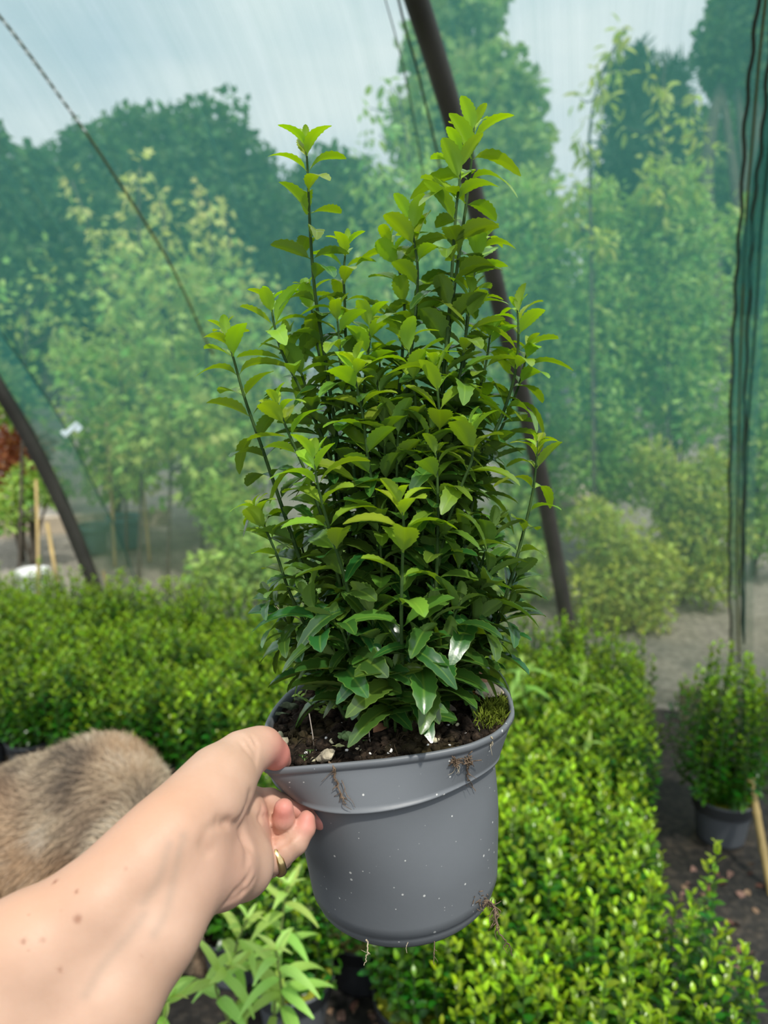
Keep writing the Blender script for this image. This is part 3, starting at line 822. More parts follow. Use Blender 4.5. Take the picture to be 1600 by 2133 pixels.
def pot_parts(root, r, h, potmat, soilmat):
    prof = [(r * 0.70, 0.0), (r * 0.76, 0.003), (r * 0.77, 0.012), (r * 0.89, h * 0.70), (r * 0.895, h * 0.72), (r * 0.965, h * 0.725), (r * 0.985, h * 0.95), (r * 1.01, h * 0.955), (r * 1.01, h), (r * 0.96, h), (r * 0.94, h * 0.85), (0.001, h * 0.85)]
    V, Fc = lathe(prof, 36); mk('pot', V, Fc, potmat, root)
    rs = np.random.default_rng(int(r * 1e4) + int(h * 1e4)); g = Geo()
    V, Fc = lathe([(r * 0.95, h * 0.90)] + [(r * q, h * (0.93 + 0.02 * math.sin(q * 9))) for q in (0.8, 0.6, 0.4, 0.2, 0.001)], 28)
    V[:, 2] += 0.004 * np.array([mnoise.noise(Vector(v * 60)) for v in V])
    g.add(V, Fc)
    for k in range(60):
        a = rs.uniform(0, 6.28); q = r * 0.9 * math.sqrt(rs.random())
        V, Fc = pebble((q * math.cos(a), q * math.sin(a), h * 0.94), rs.uniform(0.003, 0.008), k, 0.6, 1); g.add(V, Fc)
    g.build('soil', soilmat, root)

def box_shrub(seed, shoots=44, height=0.30, spread=0.125, h0=0.115, leafL=0.028, label='', tall=None, potr=0.085, poth=0.13, potmat=None, soilmat=None, young=0.8, bulge=0.95):
    rs = np.random.default_rng(seed)
    root = empty('potted_shrub', (0, 0, 0), label, 'potted shrub')
    pot_parts(root, potr, poth, potmat or m_grey_pot, soilmat or m_peat)
    O, D, N, L, A = [], [], [], [], []
    g = Geo()
    for k in range(shoots):
        a = k * 2.399 + rs.uniform(-.3, .3); q = math.sqrt((k + 0.5) / shoots)
        r_b = 0.035 * q; r_t = spread * q * rs.uniform(0.85, 1.15)
        hh = height * (1 - 0.26 * q * q) * (rs.uniform(0.86, 1.12) if k % 3 else rs.uniform(0.5, 0.85))
        if tall and k in tall: hh = height * (1 - 0.26 * q * q) * tall[k]
        b0 = np.array([r_b * math.cos(a), r_b * math.sin(a), poth * 0.9])
        t0 = np.array([r_t * math.cos(a), r_t * math.sin(a), poth * 0.9 + hh])
        m0 = np.array([r_t * bulge * math.cos(a), r_t * bulge * math.sin(a), poth * 0.9 + hh * 0.42])
        P = catmull([b0, m0, t0], 14); V, Fc = tube(P, np.linspace(0.0022, 0.0011, 14), 4, False); g.add(V, Fc)
        gap = 0.0160; n = int(hh / gap)
        ts = np.linspace(0.03, 1, n); idx = ts * 13
        ph = rs.uniform(0, 6.28)
        for i, f in enumerate(idx):
            j = min(12, int(f)); p = P[j] + (P[j + 1] - P[j]) * (f - j); T = nrm(P[j + 1] - P[j])
            u = nrm(np.cross(T, [math.cos(ph), math.sin(ph), 0.1])); w = np.cross(T, u)
            top = ts[i]
            for s in (-1, 1):
                o = (u if i % 2 else w) * s
                ang = math.radians(62 - 34 * max(0, (top - 0.75) / 0.25) + rs.uniform(-14, 14))
                O.append(p); D.append(T * math.cos(ang) + o * math.sin(ang)); N.append(T * math.sin(ang) - o * math.cos(ang) + rs.normal(size=3) * 0.15)
                L.append(leafL * rs.uniform(0.8, 1.15) * (0.7 if top > 0.97 else 1)); A.append(np.clip((top - 0.76) * 3.6 * young + rs.normal() * 0.07, 0, 1) if top > 0.62 else max(0, rs.normal() * 0.05))
    v, q, c = leafcloud(T_BOX, np.array(O), np.array(D), np.array(N), np.array(L), np.array(A), rs.random(len(O)))
    g.build('stems', m_stem, root)
    mk('foliage', v, q, m_box, root, True, {'col': c})
    return root

ORD = ['', 'first', 'second', 'third', 'fourth', 'fifth', 'sixth', 'seventh', 'eighth', 'ninth', 'tenth', 'eleventh', 'twelfth', 'thirteenth', 'fourteenth', 'fifteenth', 'sixteenth', 'seventeenth', 'eighteenth']
VAR = [dict(seed=101, tall={3: 1.25, 10: 1.2}), dict(seed=102, height=0.27, tall={1: 1.3}), dict(seed=103, height=0.31, spread=0.115), dict(seed=104, height=0.285, tall={5: 1.25, 6: 1.2, 20: 1.2}), dict(seed=105, height=0.30, spread=0.135, young=1.1)]
protos = [None] * len(VAR)
GB = 'potted shrubs in the floor beds'
def place_box(x, y, label, k, rs):
    rot = rs.uniform(0, 6.28); sc = rs.uniform(0.93, 1.1)
    if protos[k] is None:
        o = box_shrub(label=label, **VAR[k]); protos[k] = o
        o.location = (x, y, 0); o.rotation_euler = (0, 0, rot); o.scale = (sc,) * 3; o['group'] = GB
        return o
    return copy_tree(protos[k], (x, y, 0), rot, label, GB, sc)

rs = np.random.default_rng(77)
STEP = 0.182
nplaced = 0
for i in range(17):
    u = 0.04 - STEP * i
    for j in range(12):
        w = 2.98 - STEP * j
        if u > -0.36: ok = w > 1.0
        elif u > -0.90: ok = w > 1.66
        else: ok = w > 2.02
        if not ok: continue
        p = WU * (u + rs.uniform(-.025, .025)) + WN * (w + rs.uniform(-.025, .025))
        px, py, d = proj([p[0], p[1], 0.33])
        if px < -110 or px > 1720 or py > 2330 or d < 0.5: continue
        if 600 < px < 985 and d < 1.66: continue
        k = int(rs.integers(len(VAR)))
        place_box(p[0], p[1], '%s-leaved potted shrub, %s from the bare path, %s row from the netting' % ('small', ORD[i + 1], ORD[j + 1]), k, rs)
        nplaced += 1

# single plants
p = ground(1500, 1742)
o = box_shrub(201, shoots=80, height=0.43, spread=0.125, bulge=1.25, potr=0.093, poth=0.145, soilmat=m_moss, young=0.7, tall={4: 1.2, 9: 1.2, 30: 1.25},
              label='single potted shrub on the bare path, yellow moss in its grey pot'); o.location = (p[0], p[1], 0)
p = at(1540, 2330, 1.45); 
o = box_shrub(202, shoots=46, height=0.27, spread=0.13, young=1.0, tall={0: 1.72, 3: 1.5, 1: 1.2, 6: 1.25, 14: 1.2}, leafL=0.026,
              label='potted shrub with two long upright shoots in the bottom corner beside the path'); o.location = (0.60, 1.27, 0)
o = box_shrub(203, shoots=44, height=0.27, spread=0.12, young=0.35, potmat=m_black_pot, soilmat=m_moss, potr=0.098, poth=0.14,
              label='dark-leaved shrub in a mossy black pot under the held pot'); o.location = (0.075, 1.40, 0)
o = box_shrub(204, shoots=46, height=0.26, spread=0.12, young=0.5, potmat=m_grey_pot, soilmat=m_moss, potr=0.09,
              label='dark-leaved shrub in a moss-topped grey pot behind the willow-leaved weed'); o.location = (-0.20, 1.47, 0)
o = box_shrub(205, shoots=40, height=0.27, spread=0.12, young=0.5,
              label='dark-leaved potted shrub behind the weed, beside the dog'); o.location = (-0.36, 1.62, 0)
root = empty('plant_pot', (-0.055, 1.60, 0), 'black pot with bare mossy soil under the held pot', 'plant pot')
pot_parts(root, 0.085, 0.135, m_black_pot, simple('mossy_soil', (0.10, 0.085, 0.03), 0.95, 0.1, 50, 0.6, 0.8))
o = box_shrub(206, shoots=44, height=0.27, spread=0.12, young=1.15, label='pale-tipped potted shrub next to the held pot, nearest the camera in the bed'); o.location = (0.21, 1.27, 0)

# willow-leaved weeds growing up between the pots
m_weed = leaf_material('willowherb_leaves', (0.33, 0.54, 0.10), (0.50, 0.66, 0.17), (0.44, 0.56, 0.20), 0.45, 0.35, vein=True, spec=0.4, tintamt=0.15)
m_weedstem = simple('weed_stem', (0.16, 0.20, 0.06), 0.6)
T_WEED = [leaf_template(n=8, half=2, wid=0.23, curl=c, fold=0.35, serr=0.03, petiole=0.02, blunt=0.62) for c in (0.5, 0.9, 1.3)]
def weed(stems, label, seed, size=0.075, group='willow-leaved weeds'):
    rs = np.random.default_rng(seed); base = np.array(stems[0][-1], float); base[2] = 0
    root = empty('weed', base, label, 'weed', group); g = Geo(); cl = []
    for st in stems:
        P = catmull(st, 40); V, Fc = tube(P, np.linspace(0.0016, 0.0032, 40), 6); g.add(V, Fc)
        Ls = np.linalg.norm(np.diff(P, axis=0), axis=1).sum(); n = int(Ls / 0.075) + 1
        for i in range(n):
            f = i / n * 39 * 0.92; j = int(f); p = P[j]; T = nrm(P[j] - P[min(39, j + 1)])
            u = nrm(np.cross(T, [0.4, 0.9, 0.1])); w = np.cross(T, u)
            a0 = i * 1.45 + rs.uniform(-.3, .3)
            for s in range(2 if i else 4):
                a = a0 + s * (math.pi if i else 1.57); o = u * math.cos(a) + w * math.sin(a)
                ang = math.radians(35 if i == 0 else min(78, 45 + 9 * i) + rs.uniform(-10, 10))
                L = size * (0.45 if i == 0 else min(1.0, 0.62 + 0.16 * i)) * rs.uniform(0.85, 1.15)
                cl.append(leafcloud(T_WEED[int(rs.integers(3))], [p], np.array([T * math.cos(ang) + o * math.sin(ang)]), np.array([T * math.sin(ang) - o * math.cos(ang)]), [L], [max(0, 0.8 - 0.2 * i)], [rs.random()]))
    g.build('stem', m_weedstem, root, off=base)
    v, q, c = merge_clouds(cl); mk('foliage', v - base, q, m_weed, root, True, {'col': c})
    return root
def st(pts): return [at(*p) for p in pts]
weed([st([(600, 1845, 1.36), (590, 1900, 1.37), (580, 2000, 1.38), (570, 2150, 1.40), (560, 2600, 1.42)]),
      st([(515, 1915, 1.33), (490, 1985, 1.34), (500, 2080, 1.36), (555, 2500, 1.42)])], 'tall pale willow-leaved weed under the wrist beside the held pot', 401, 0.082)
weed([st([(575, 1980, 1.25), (585, 2050, 1.27), (590, 2150, 1.29), (585, 2700, 1.33)]),
      st([(480, 2010, 1.26), (450, 2060, 1.28), (520, 2250, 1.30), (580, 2650, 1.33)])], 'pale willow-leaved weed at the bottom edge in front of the taller weed', 402, 0.088)
weed([st([(350, 2080, 1.12), (330, 2150, 1.13), (310, 2700, 1.2)])], 'pale willow-leaved weed at the bottom edge tucked against the forearm', 403, 0.085)
weed([st([(1215, 1395, 2.5), (1215, 1470, 2.5), (1205, 1600, 2.52), (1200, 1850, 2.55)]), st([(1225, 1550, 2.2), (1200, 1600, 2.22), (1175, 1660, 2.25), (1190, 1900, 2.4)])],
     'pale weed with long leaves rising above the bed between held pot and path', 404, 0.11)
weed([st([(1085, 1385, 2.45), (1090, 1430, 2.46), (1095, 1520, 2.5), (1100, 1850, 2.55)])], 'bright willow-leaved weed right beside the held pot rim', 405, 0.11)

# bamboo cane leaning at the path edge, path litter
V, Fc = tube(catmull([at(1563, 1622, 2.25), at(1585, 1740, 2.2), at(1612, 1890, 2.12)], 24), [0.0105 * (1.18 if i % 7 == 0 else 1) for i in range(24)], 10)
tag(mk('bamboo_cane', V, Fc, m_cane), 'bamboo cane leaning beside the single potted shrub on the path', 'cane', 'bamboo canes')
m_litter = [simple('dead_leaf_%s' % n, c, 0.8, 0.2, 60, 0.3) for n, c in (('tan', (0.20, 0.13, 0.08)), ('rust', (0.18, 0.085, 0.06)), ('pink', (0.22, 0.13, 0.10)))]
T_DRY = leaf_template(n=5, half=2, wid=0.55, curl=1.1, fold=0.5, serr=0.05, petiole=0.05)
rs = np.random.default_rng(9); k = 0
for i in range(60):
    px = rs.uniform(1405, 1640) if i % 5 else rs.uniform(690, 790); py = rs.uniform(1770, 2090) if i % 5 else rs.uniform(2080, 2200)
    p = ground(px, py); p[2] = 0.006
    v, q, c = leafcloud(T_DRY, [p], rs.normal(size=(1, 3)) * [1, 1, 0.15], np.array([[0, 0, 1.0]]) + rs.normal(size=(1, 3)) * 0.25, [rs.uniform(0.018, 0.04)])
    o = mk('fallen_leaf', v, q, m_litter[i % 3], None, True, {'col': c})
    tag(o, 'small curled dead leaf among the litter on the bare path' if i % 5 else 'small curled dead leaf on the dark ground under the held pot', 'fallen leaf', 'dead leaves on the path' if i % 5 else 'dead leaves under the held pot')
for i, (px, py, r, lab) in enumerate(((1440, 1908, 0.011, 'white pebble lying alone on the bare dark path'), (1478, 1940, 0.008, 'small pale pebble on the path near the two long upright shoots'), (1425, 1985, 0.009, 'brownish pebble on the path against the bed of shrubs'), (1455, 2108, 0.024, 'flat yellowish stone on the path in the bottom corner'))):
    p = ground(px, py); V, Fc = pebble(p + [0, 0, r * 0.5], r, 500 + i, 0.6)
    tag(mk('pebble', V, Fc, m_white if i == 0 else m_kerb), lab, 'pebble')
# ------------------------------------------------------------------ the held pot with its evergreen shrub
roll = math.radians(5)
PX = np.array([math.cos(roll), 0, math.sin(roll)]); PZ = np.array([-math.sin(roll), 0, math.cos(roll)]); PY = np.cross(PZ, PX)
PC = at(812, 1487, 0.56)                                  # centre of the rim
def loc2w(x, y, z): return PC + PX * x + PY * y + PZ * z
def on_plane(px, py, z):
    o = PC + PZ * z; r = ray(px, py); t = ((o - CAM) @ PZ) / (r @ PZ); q = CAM + r * t - o
    return np.array([q @ PX, q @ PY])

def outline(pix, z, extra, n=144, sm=2):
    """outline of the squeezed rim as radius by angle"""
    P = [on_plane(x, y, z) for x, y in pix] + [np.array(e) for e in extra]
    A = np.array([math.atan2(p[1], p[0]) for p in P]); R = np.array([np.hypot(*p) for p in P])
    o = np.argsort(A); A, R = A[o], R[o]
    A = np.concatenate([A - 2 * np.pi, A, A + 2 * np.pi]); R = np.tile(R, 3)
    th = np.linspace(-np.pi, np.pi, n, endpoint=False)
    # chords between the points are straight
    out = []
    for t in th:
        i = np.searchsorted(A, t) - 1
        a, b = R[i] * np.exp(1j * A[i]), R[i + 1] * np.exp(1j * A[i + 1]); d = np.exp(1j * t)
        den = (np.conj(d) * (b - a)).imag
        s = -(np.conj(d) * a).imag / den if abs(den) > 1e-9 else 0.5
        out.append(abs(a + (b - a) * np.clip(s, 0, 1)))
    out = np.array(out)
    for _ in range(sm): out = 0.25 * np.roll(out, 1) + 0.5 * out + 0.25 * np.roll(out, -1)
    return th, out

circ = lambda r, degs: [(r * math.cos(math.radians(a)), r * math.sin(math.radians(a))) for a in degs]
TH, R_rim = outline([(548, 1603), (585, 1601), (620, 1598), (700, 1592), (800, 1583), (900, 1569), (950, 1559), (985, 1550), (1030, 1530), (1055, 1510), (1070, 1485), (1064, 1450), (1050, 1430), (1025, 1410), (680, 1402), (630, 1422), (600, 1440), (570, 1475), (554, 1505), (545, 1560)], 0.0, circ(0.1, (55, 75, 95, 110)))
Z_COL = -0.031
_, R_col = outline([(560, 1620), (575, 1640), (610, 1668), (650, 1688), (690, 1697), (740, 1698), (790, 1694), (840, 1685), (900, 1668), (960, 1641), (1010, 1613), (1046, 1584)], Z_COL, circ(0.085, (25, 50)) + circ(0.088, (75, 100, 125)) + circ(0.090, (150, 170)), sm=14)
Rb = np.full(len(TH), 0.0765)
_, R_bod = outline([(700, 1703), (760, 1704), (840, 1692), (900, 1675), (960, 1648), (1000, 1625)], Z_COL - 0.0015, circ(0.078, (10, 40, 70, 100, 130, 160, -170, -150)), sm=40)
R_bod = np.minimum(0.0775, R_col - 0.0042)
for _ in range(6): R_bod = 0.25 * np.roll(R_bod, 1) + 0.5 * R_bod + 0.25 * np.roll(R_bod, -1)
BODY_END = 0.0695
prof = [(R_rim * 0.3 + R_col * 0.7 - 0.004, -0.026), (R_rim - 0.0030, -0.006), (R_rim - 0.0026, -0.0006), (R_rim - 0.0012, 0.0005), (R_rim + 0.0004, 0.0), (R_rim + 0.0009, -0.0012), (R_rim + 0.0008, -0.0036), (R_rim - 0.0004, -0.0046),
        (R_rim * 0.93 + R_col * 0.07 - 0.0008, -0.006)]
for t in np.linspace(0.1, 0.93, 9): prof.append((R_rim * (1 - t) + R_col * t - 0.0006, -0.005 + (Z_COL + 0.005) * t))
prof += [(R_col + 0.0002, Z_COL + 0.0016), (R_col, Z_COL + 0.0004), (R_col - 0.0010, Z_COL), (R_bod + 0.0006, Z_COL - 0.0004), (R_bod, Z_COL - 0.0020)]
H_POT = 0.141
for t in np.linspace(0.06, 0.90, 14):
    z = Z_COL - 0.002 + (-H_POT + 0.013 - Z_COL + 0.002) * t / 0.9
    k = min(1, t * 1.5); k = k * k * (3 - 2 * k)
    prof.append((R_bod * (1 - k) + k * (0.0775 - (0.0775 - BODY_END) * t), z))
ze = -H_POT + 0.013
prof += [(Rb * 0 + BODY_END + 0.0003, ze - 0.0004), (Rb * 0 + BODY_END + 0.0003, ze - 0.0009), (Rb * 0 + BODY_END - 0.0004, ze - 0.0012), (Rb * 0 + BODY_END - 0.0007, ze - 0.004),
         (Rb * 0 + BODY_END - 0.0025, -H_POT + 0.004), (Rb * 0 + BODY_END - 0.006, -H_POT), (Rb * 0 + BODY_END - 0.02, -H_POT + 0.002), (Rb * 0 + 0.001, -H_POT + 0.003)]
V = []; nT = len(TH)
for r, z in prof:
    V.append(np.stack([r * np.cos(TH), r * np.sin(TH), np.full(nT, z)], 1))
V = np.concatenate(V)
Fc = [[i * nT + j, (i + 1) * nT + j, (i + 1) * nT + (j + 1) % nT, i * nT + (j + 1) % nT] for i in range(len(prof) - 1) for j in range(nT)]

held = empty('potted_shrub', loc2w(0, 0, -H_POT), 'tall glossy evergreen shrub in a grey plastic pot held up by the hand', 'potted shrub')
held.rotation_euler = (0, -roll, 0)
bpy.context.view_layer.update()
HM = Matrix.Translation(held.location) @ held.rotation_euler.to_matrix().to_4x4()
HI = np.array(HM.inverted())
def to_local(v): v = np.asarray(v, float); return v @ HI[:3, :3].T + HI[:3, 3]

m_pot, nt, b = newmat('held_pot_plastic')
base = (0.150, 0.162, 0.172)
n1 = noise_node(nt, 9, 5)
r1 = ramp(nt, n1.outputs['Fac'], [(0.3, tuple(x * 0.92 for x in base)), (0.7, tuple(x * 1.08 for x in base))])
vor = nt.nodes.new('ShaderNodeTexVoronoi'); vor.inputs['Scale'].default_value = 210; vor.inputs['Randomness'].default_value = 1
tc = nt.nodes.new('ShaderNodeTexCoord'); nt.links.new(tc.outputs['Object'], vor.inputs['Vector'])
n2 = noise_node(nt, 26, 3)
sc = nt.nodes.new('ShaderNodeSeparateColor'); nt.links.new(vor.outputs['Color'], sc.inputs[0])
size = mathn(nt, 'MULTIPLY', mathn(nt, 'SUBTRACT', sc.outputs[0], 0.42, True), 0.40)
size = mathn(nt, 'MULTIPLY', size, mathn(nt, 'MULTIPLY', mathn(nt, 'SUBTRACT', n2.outputs['Fac'], 0.38, True), 8, True))
spk = mathn(nt, 'MULTIPLY', mathn(nt, 'SUBTRACT', size, vor.outputs['Distance'], True), 14, True)
nt.links.new(mixc(nt, spk, r1.outputs[0], (0.62, 0.62, 0.58)), b.inputs['Base Color'])
b.inputs['Roughness'].default_value = 0.44; b.inputs['Specular IOR Level'].default_value = 0.45
n3 = noise_node(nt, 320, 2); bump(nt, b, n3.outputs['Fac'], 0.06, 0.001)
mk('pot', V + np.array([0, 0, H_POT]), Fc, m_pot, held)

# soil
m_soil, nt, b = newmat('peaty_compost')
n1 = noise_node(nt, 130, 8, rough=0.7); n2 = noise_node(nt, 520, 3); n3 = noise_node(nt, 24, 4)
r1 = ramp(nt, n1.outputs['Fac'], [(0.36, (0.010, 0.008, 0.006)), (0.52, (0.040, 0.028, 0.019)), (0.68, (0.115, 0.078, 0.05))])
r2 = ramp(nt, n2.outputs['Fac'], [(0.66, (0, 0, 0)), (0.74, (1, 1, 1))])
c = mixc(nt, mathn(nt, 'MULTIPLY', r2.outputs[0], 0.35), r1.outputs[0], (0.45, 0.38, 0.26))
r3 = ramp(nt, n3.outputs['Fac'], [(0.55, (0, 0, 0)), (0.68, (1, 1, 1))])
c = mixc(nt, mathn(nt, 'MULTIPLY', r3.outputs[0], 0.35), c, (0.12, 0.10, 0.03))
nt.links.new(c, b.inputs['Base Color']); b.inputs['Roughness'].default_value = 0.95; b.inputs['Specular IOR Level'].default_value = 0.15
bump(nt, b, n1.outputs['Fac'], 1.0, 0.006)
def soil_h(x, y):
    a = math.atan2(y, x); rr = np.interp(a, TH, R_rim, period=2 * np.pi); q = math.hypot(x, y) / rr
    return -0.007 + 0.010 * (1 - q * q) + 0.004 * mnoise.noise(Vector((x * 45, y * 45, 1))) + 0.003 * mnoise.noise(Vector((x * 130, y * 130, 4))) + 0.002 * mnoise.noise(Vector((x * 330, y * 330, 7)))
g = Geo(); sv = []; nr = 34; n_a = 144
for i in range(nr):
    q = i / (nr - 1)
    for j in range(n_a):
        x = (R_rim[j] - 0.0028) * q * math.cos(TH[j]); y = (R_rim[j] - 0.0028) * q * math.sin(TH[j]); sv.append((x, y, soil_h(x, y)))
g.add(sv, [[i * n_a + j, i * n_a + (j + 1) % n_a, (i + 1) * n_a + (j + 1) % n_a, (i + 1) * n_a + j] for i in range(nr - 1) for j in range(n_a)])
rs = np.random.default_rng(3)
def rnd_soil(rs, lo=0.0, hi=0.95):
    a = rs.uniform(-np.pi, np.pi); rr = np.interp(a, TH, R_rim, period=2 * np.pi) - 0.004
    q = math.sqrt(rs.uniform(lo * lo, hi * hi)) * rr; return q * math.cos(a), q * math.sin(a)
for k in range(650):
    x, y = rnd_soil(rs); s = rs.uniform(0.0012, 0.0042) * (1.5 if rs.random() < 0.1 else 1)
    V, Fc = pebble((x, y, soil_h(x, y) + s * 0.35), s, 1000 + k, 0.8, 1); g.add(V, Fc)
for k in range(260):                                      # fibres in the compost
    x, y = rnd_soil(rs); a = rs.uniform(0, 6.28); L = rs.uniform(0.006, 0.02)
    z0 = soil_h(x, y); x2, y2 = x + L * math.cos(a), y + L * math.sin(a)
    if math.hypot(x2, y2) > np.interp(math.atan2(y2, x2), TH, R_rim, period=2 * np.pi) - 0.004: continue
    P = catmull([(x, y, z0), ((x + x2) / 2 + rs.normal() * .002, (y + y2) / 2 + rs.normal() * .002, z0 + rs.uniform(.001, .006)), (x2, y2, soil_h(x2, y2))], 6)
    V, Fc = tube(P, rs.uniform(0.0002, 0.00045), 4, False); g.add(V, Fc)
sg = g.build('soil', m_soil, held, off=[0, 0, -H_POT])

# shoots: pixel path from tip to base (px, py, depth)
m_held = leaf_material('glossy_evergreen_leaves', (0.023, 0.090, 0.016), (0.38, 0.56, 0.045), (0.21, 0.34, 0.07), 0.24, 0.40, vein=True, edge=(0.22, 0.34, 0.06), spec=0.65, transold=0.35, sheen=90, tintamt=0.25, transcol=(0.30, 0.45, 0.04))
m_shoot, nt, b = newmat('shrub_shoot_stem')
n1 = noise_node(nt, 60, 4); r1 = ramp(nt, n1.outputs['Fac'], [(0.35, (0.020, 0.052, 0.010)), (0.7, (0.055, 0.105, 0.022))])
nt.links.new(r1.outputs[0], b.inputs['Base Color']); b.inputs['Roughness'].default_value = 0.7; b.inputs['Specular IOR Level'].default_value = 0.2
T_HELD = [leaf_template(n=16, half=3, wid=w, curl=c, fold=f, serr=0.075, tip=0.45, petiole=0.10, blunt=bl) for w, c, f, bl in
          ((0.42, 0.8, 0.55, 1.05), (0.43, 0.6, 0.65, 1.05), (0.40, 1.1, 0.60, 1.1), (0.45, 0.5, 0.45, 0.95), (0.38, 1.7, 0.70, 1.0), (0.44, 1.1, 0.42, 1.0), (0.42, 0.4, 0.75, 0.95), (0.38, 2.0, 0.7, 1.0))]
SHOOTS = [
    # tip ... base, leaf length mm, internode mm, brightness of the new growth
    ([(637, 292, .565), (641, 360, .565), (646, 480, .565), (655, 600, .565), (668, 690, .565), (700, 900, .565), (740, 1200, .56), (775, 1440, .555)], 27, 19, 1.0),
    ([(988, 258, .56), (984, 320, .56), (972, 420, .56), (955, 540, .56), (940, 650, .56), (925, 800, .56), (905, 1000, .56), (880, 1250, .56), (850, 1450, .555)], 32, 20, 1.0),
    ([(957, 315, .55), (958, 370, .55), (950, 440, .55), (942, 560, .55), (932, 700, .55), (920, 850, .555)], 30, 17, 1.0),
    ([(856, 445, .56), (862, 500, .56), (870, 560, .56), (866, 650, .56), (850, 800, .56), (840, 1000, .56), (830, 1440, .56)], 29, 18, .9),
    ([(812, 500, .575), (830, 560, .575), (842, 620, .575), (838, 740, .57), (822, 950, .57)], 28, 16, .9),
    ([(722, 505, .58), (716, 570, .58), (718, 620, .58), (722, 720, .58), (745, 900, .575), (770, 1200, .57), (790, 1430, .57)], 25, 15, 1.0),
    ([(562, 618, .56), (572, 680, .56), (590, 740, .56), (640, 840, .56), (700, 1000, .56), (745, 1300, .56), (765, 1440, .56)], 28, 17, 1.0),
    ([(470, 690, .55), (486, 745, .55), (510, 830, .55), (545, 930, .55), (572, 1010, .55), (620, 1150, .55), (690, 1340, .55), (730, 1450, .55)], 28, 17, .95),
    ([(1078, 640, .56), (1080, 700, .56), (1076, 760, .56), (1062, 820, .56), (1030, 900, .56), (960, 1010, .56), (920, 1150, .56), (885, 1350, .56), (870, 1450, .56)], 28, 16, 1.0),
    ([(1120, 918, .55), (1115, 990, .55), (1105, 1050, .55), (1080, 1150, .55), (1050, 1255, .55), (1005, 1370, .555), (930, 1450, .56)], 24, 17, 1.0),
    ([(575, 830, .525), (592, 880, .525), (620, 945, .525), (655, 1030, .53), (700, 1180, .535), (750, 1400, .545)], 26, 15, 1.0),
    ([(655, 945, .50), (660, 1000, .50), (680, 1080, .503), (702, 1150, .506), (725, 1230, .51), (748, 1340, .52), (770, 1450, .53)], 30, 17, 1.0),
    ([(836, 1035, .485), (841, 1100, .485), (838, 1180, .487), (836, 1280, .49), (838, 1380, .50), (845, 1460, .515)], 31, 19, 1.1),
    ([(528, 1052, .54), (548, 1090, .54), (578, 1160, .54), (602, 1230, .54), (640, 1310, .545), (700, 1430, .55)], 24, 14, .9),
    ([(772, 655, .56), (770, 710, .56), (762, 770, .56), (755, 900, .56), (760, 1150, .56)], 26, 15, 1.0),
    ([(738, 748, .525), (742, 800, .525), (755, 860, .527), (766, 950, .53), (785, 1100, .535), (800, 1400, .545)], 29, 16, 1.0),
    ([(1012, 490, .58), (988, 570, .58), (975, 640, .58), (962, 800, .575), (930, 1050, .57)], 27, 16, .85),
    ([(976, 880, .51), (984, 950, .51), (962, 1010, .515), (930, 1100, .52), (890, 1300, .53), (860, 1440, .535)], 28, 16, .6),
    ([(908, 935, .51), (911, 1000, .51), (912, 1100, .512), (905, 1250, .52), (880, 1440, .53)], 27, 15, .5),
    ([(848, 705, .54), (856, 770, .54), (866, 850, .54), (868, 1000, .54), (860, 1200, .545)], 28, 16, .9),
    ([(905, 750, .525), (912, 820, .525), (916, 900, .53), (908, 1050, .535), (890, 1250, .54)], 29, 17, .8),
    ([(1022, 690, .57), (1012, 760, .57), (990, 840, .57), (950, 960, .57), (915, 1150, .565)], 26, 15, .8),
    ([(640, 600, .58), (652, 660, .58), (668, 760, .58), (700, 950, .575)], 25, 14, .9),
    ([(600, 700, .575), (622, 760, .575), (650, 850, .572), (690, 1000, .57)], 27, 15, .6),
    ([(790, 735, .585), (792, 800, .585), (790, 950, .58), (800, 1200, .575)], 24, 13, 1.1),
    ([(1100, 720, .575), (1085, 790, .575), (1050, 880, .575), (985, 1040, .57)], 26, 15, .7),
    ([(985, 600, .55), (975, 670, .55), (962, 760, .55), (940, 900, .55)], 28, 16, .7),
    ([(700, 640, .55), (706, 700, .55), (712, 780, .55), (728, 900, .55), (750, 1100, .55)], 27, 15, .7),
]
rs = np.random.default_rng(41)
# shorter inner and lower shoots filling the body of the shrub
for k in range(40):
    x = rs.uniform(590, 1050); y = rs.uniform(790, 1180)
    if x < 640: y = max(y, 950)
    if x > 1000: y = max(y, 900)
    d = rs.uniform(.525, .625); bx = 815 + (x - 815) * 0.35
    SHOOTS.append(([(x, y, d), (x + (bx - x) * .25, y + 110, d), (x + (bx - x) * .6, (y + 1430) / 2 + 60, d * .6 + .56 * .4), (bx, 1450, .56)], rs.uniform(25, 32), rs.uniform(13, 17), rs.uniform(0.05, 0.35)))
for x, y, d in ((560, 1240, .55), (600, 1310, .55), (640, 1240, .52), (700, 1290, .51), (770, 1250, .505), (900, 1270, .505), (960, 1250, .51), (1020, 1180, .53), (1060, 1260, .55), (1000, 1280, .53), (780, 1350, .505), (930, 1340, .51), (870, 1330, .50), (690, 1360, .525), (1080, 1190, .56), (1000, 1330, .56), (820, 1390, .50), (640, 1350, .555)):
    bx = 820 + (x - 820) * 0.45
    SHOOTS.append(([(x, y, d), (x * .65 + bx * .35, y * .6 + 1450 * .4 - 10, d), (bx, 1465, d * .5 + .27)], rs.uniform(28, 37), rs.uniform(13, 16), rs.uniform(0.0, 0.12)))

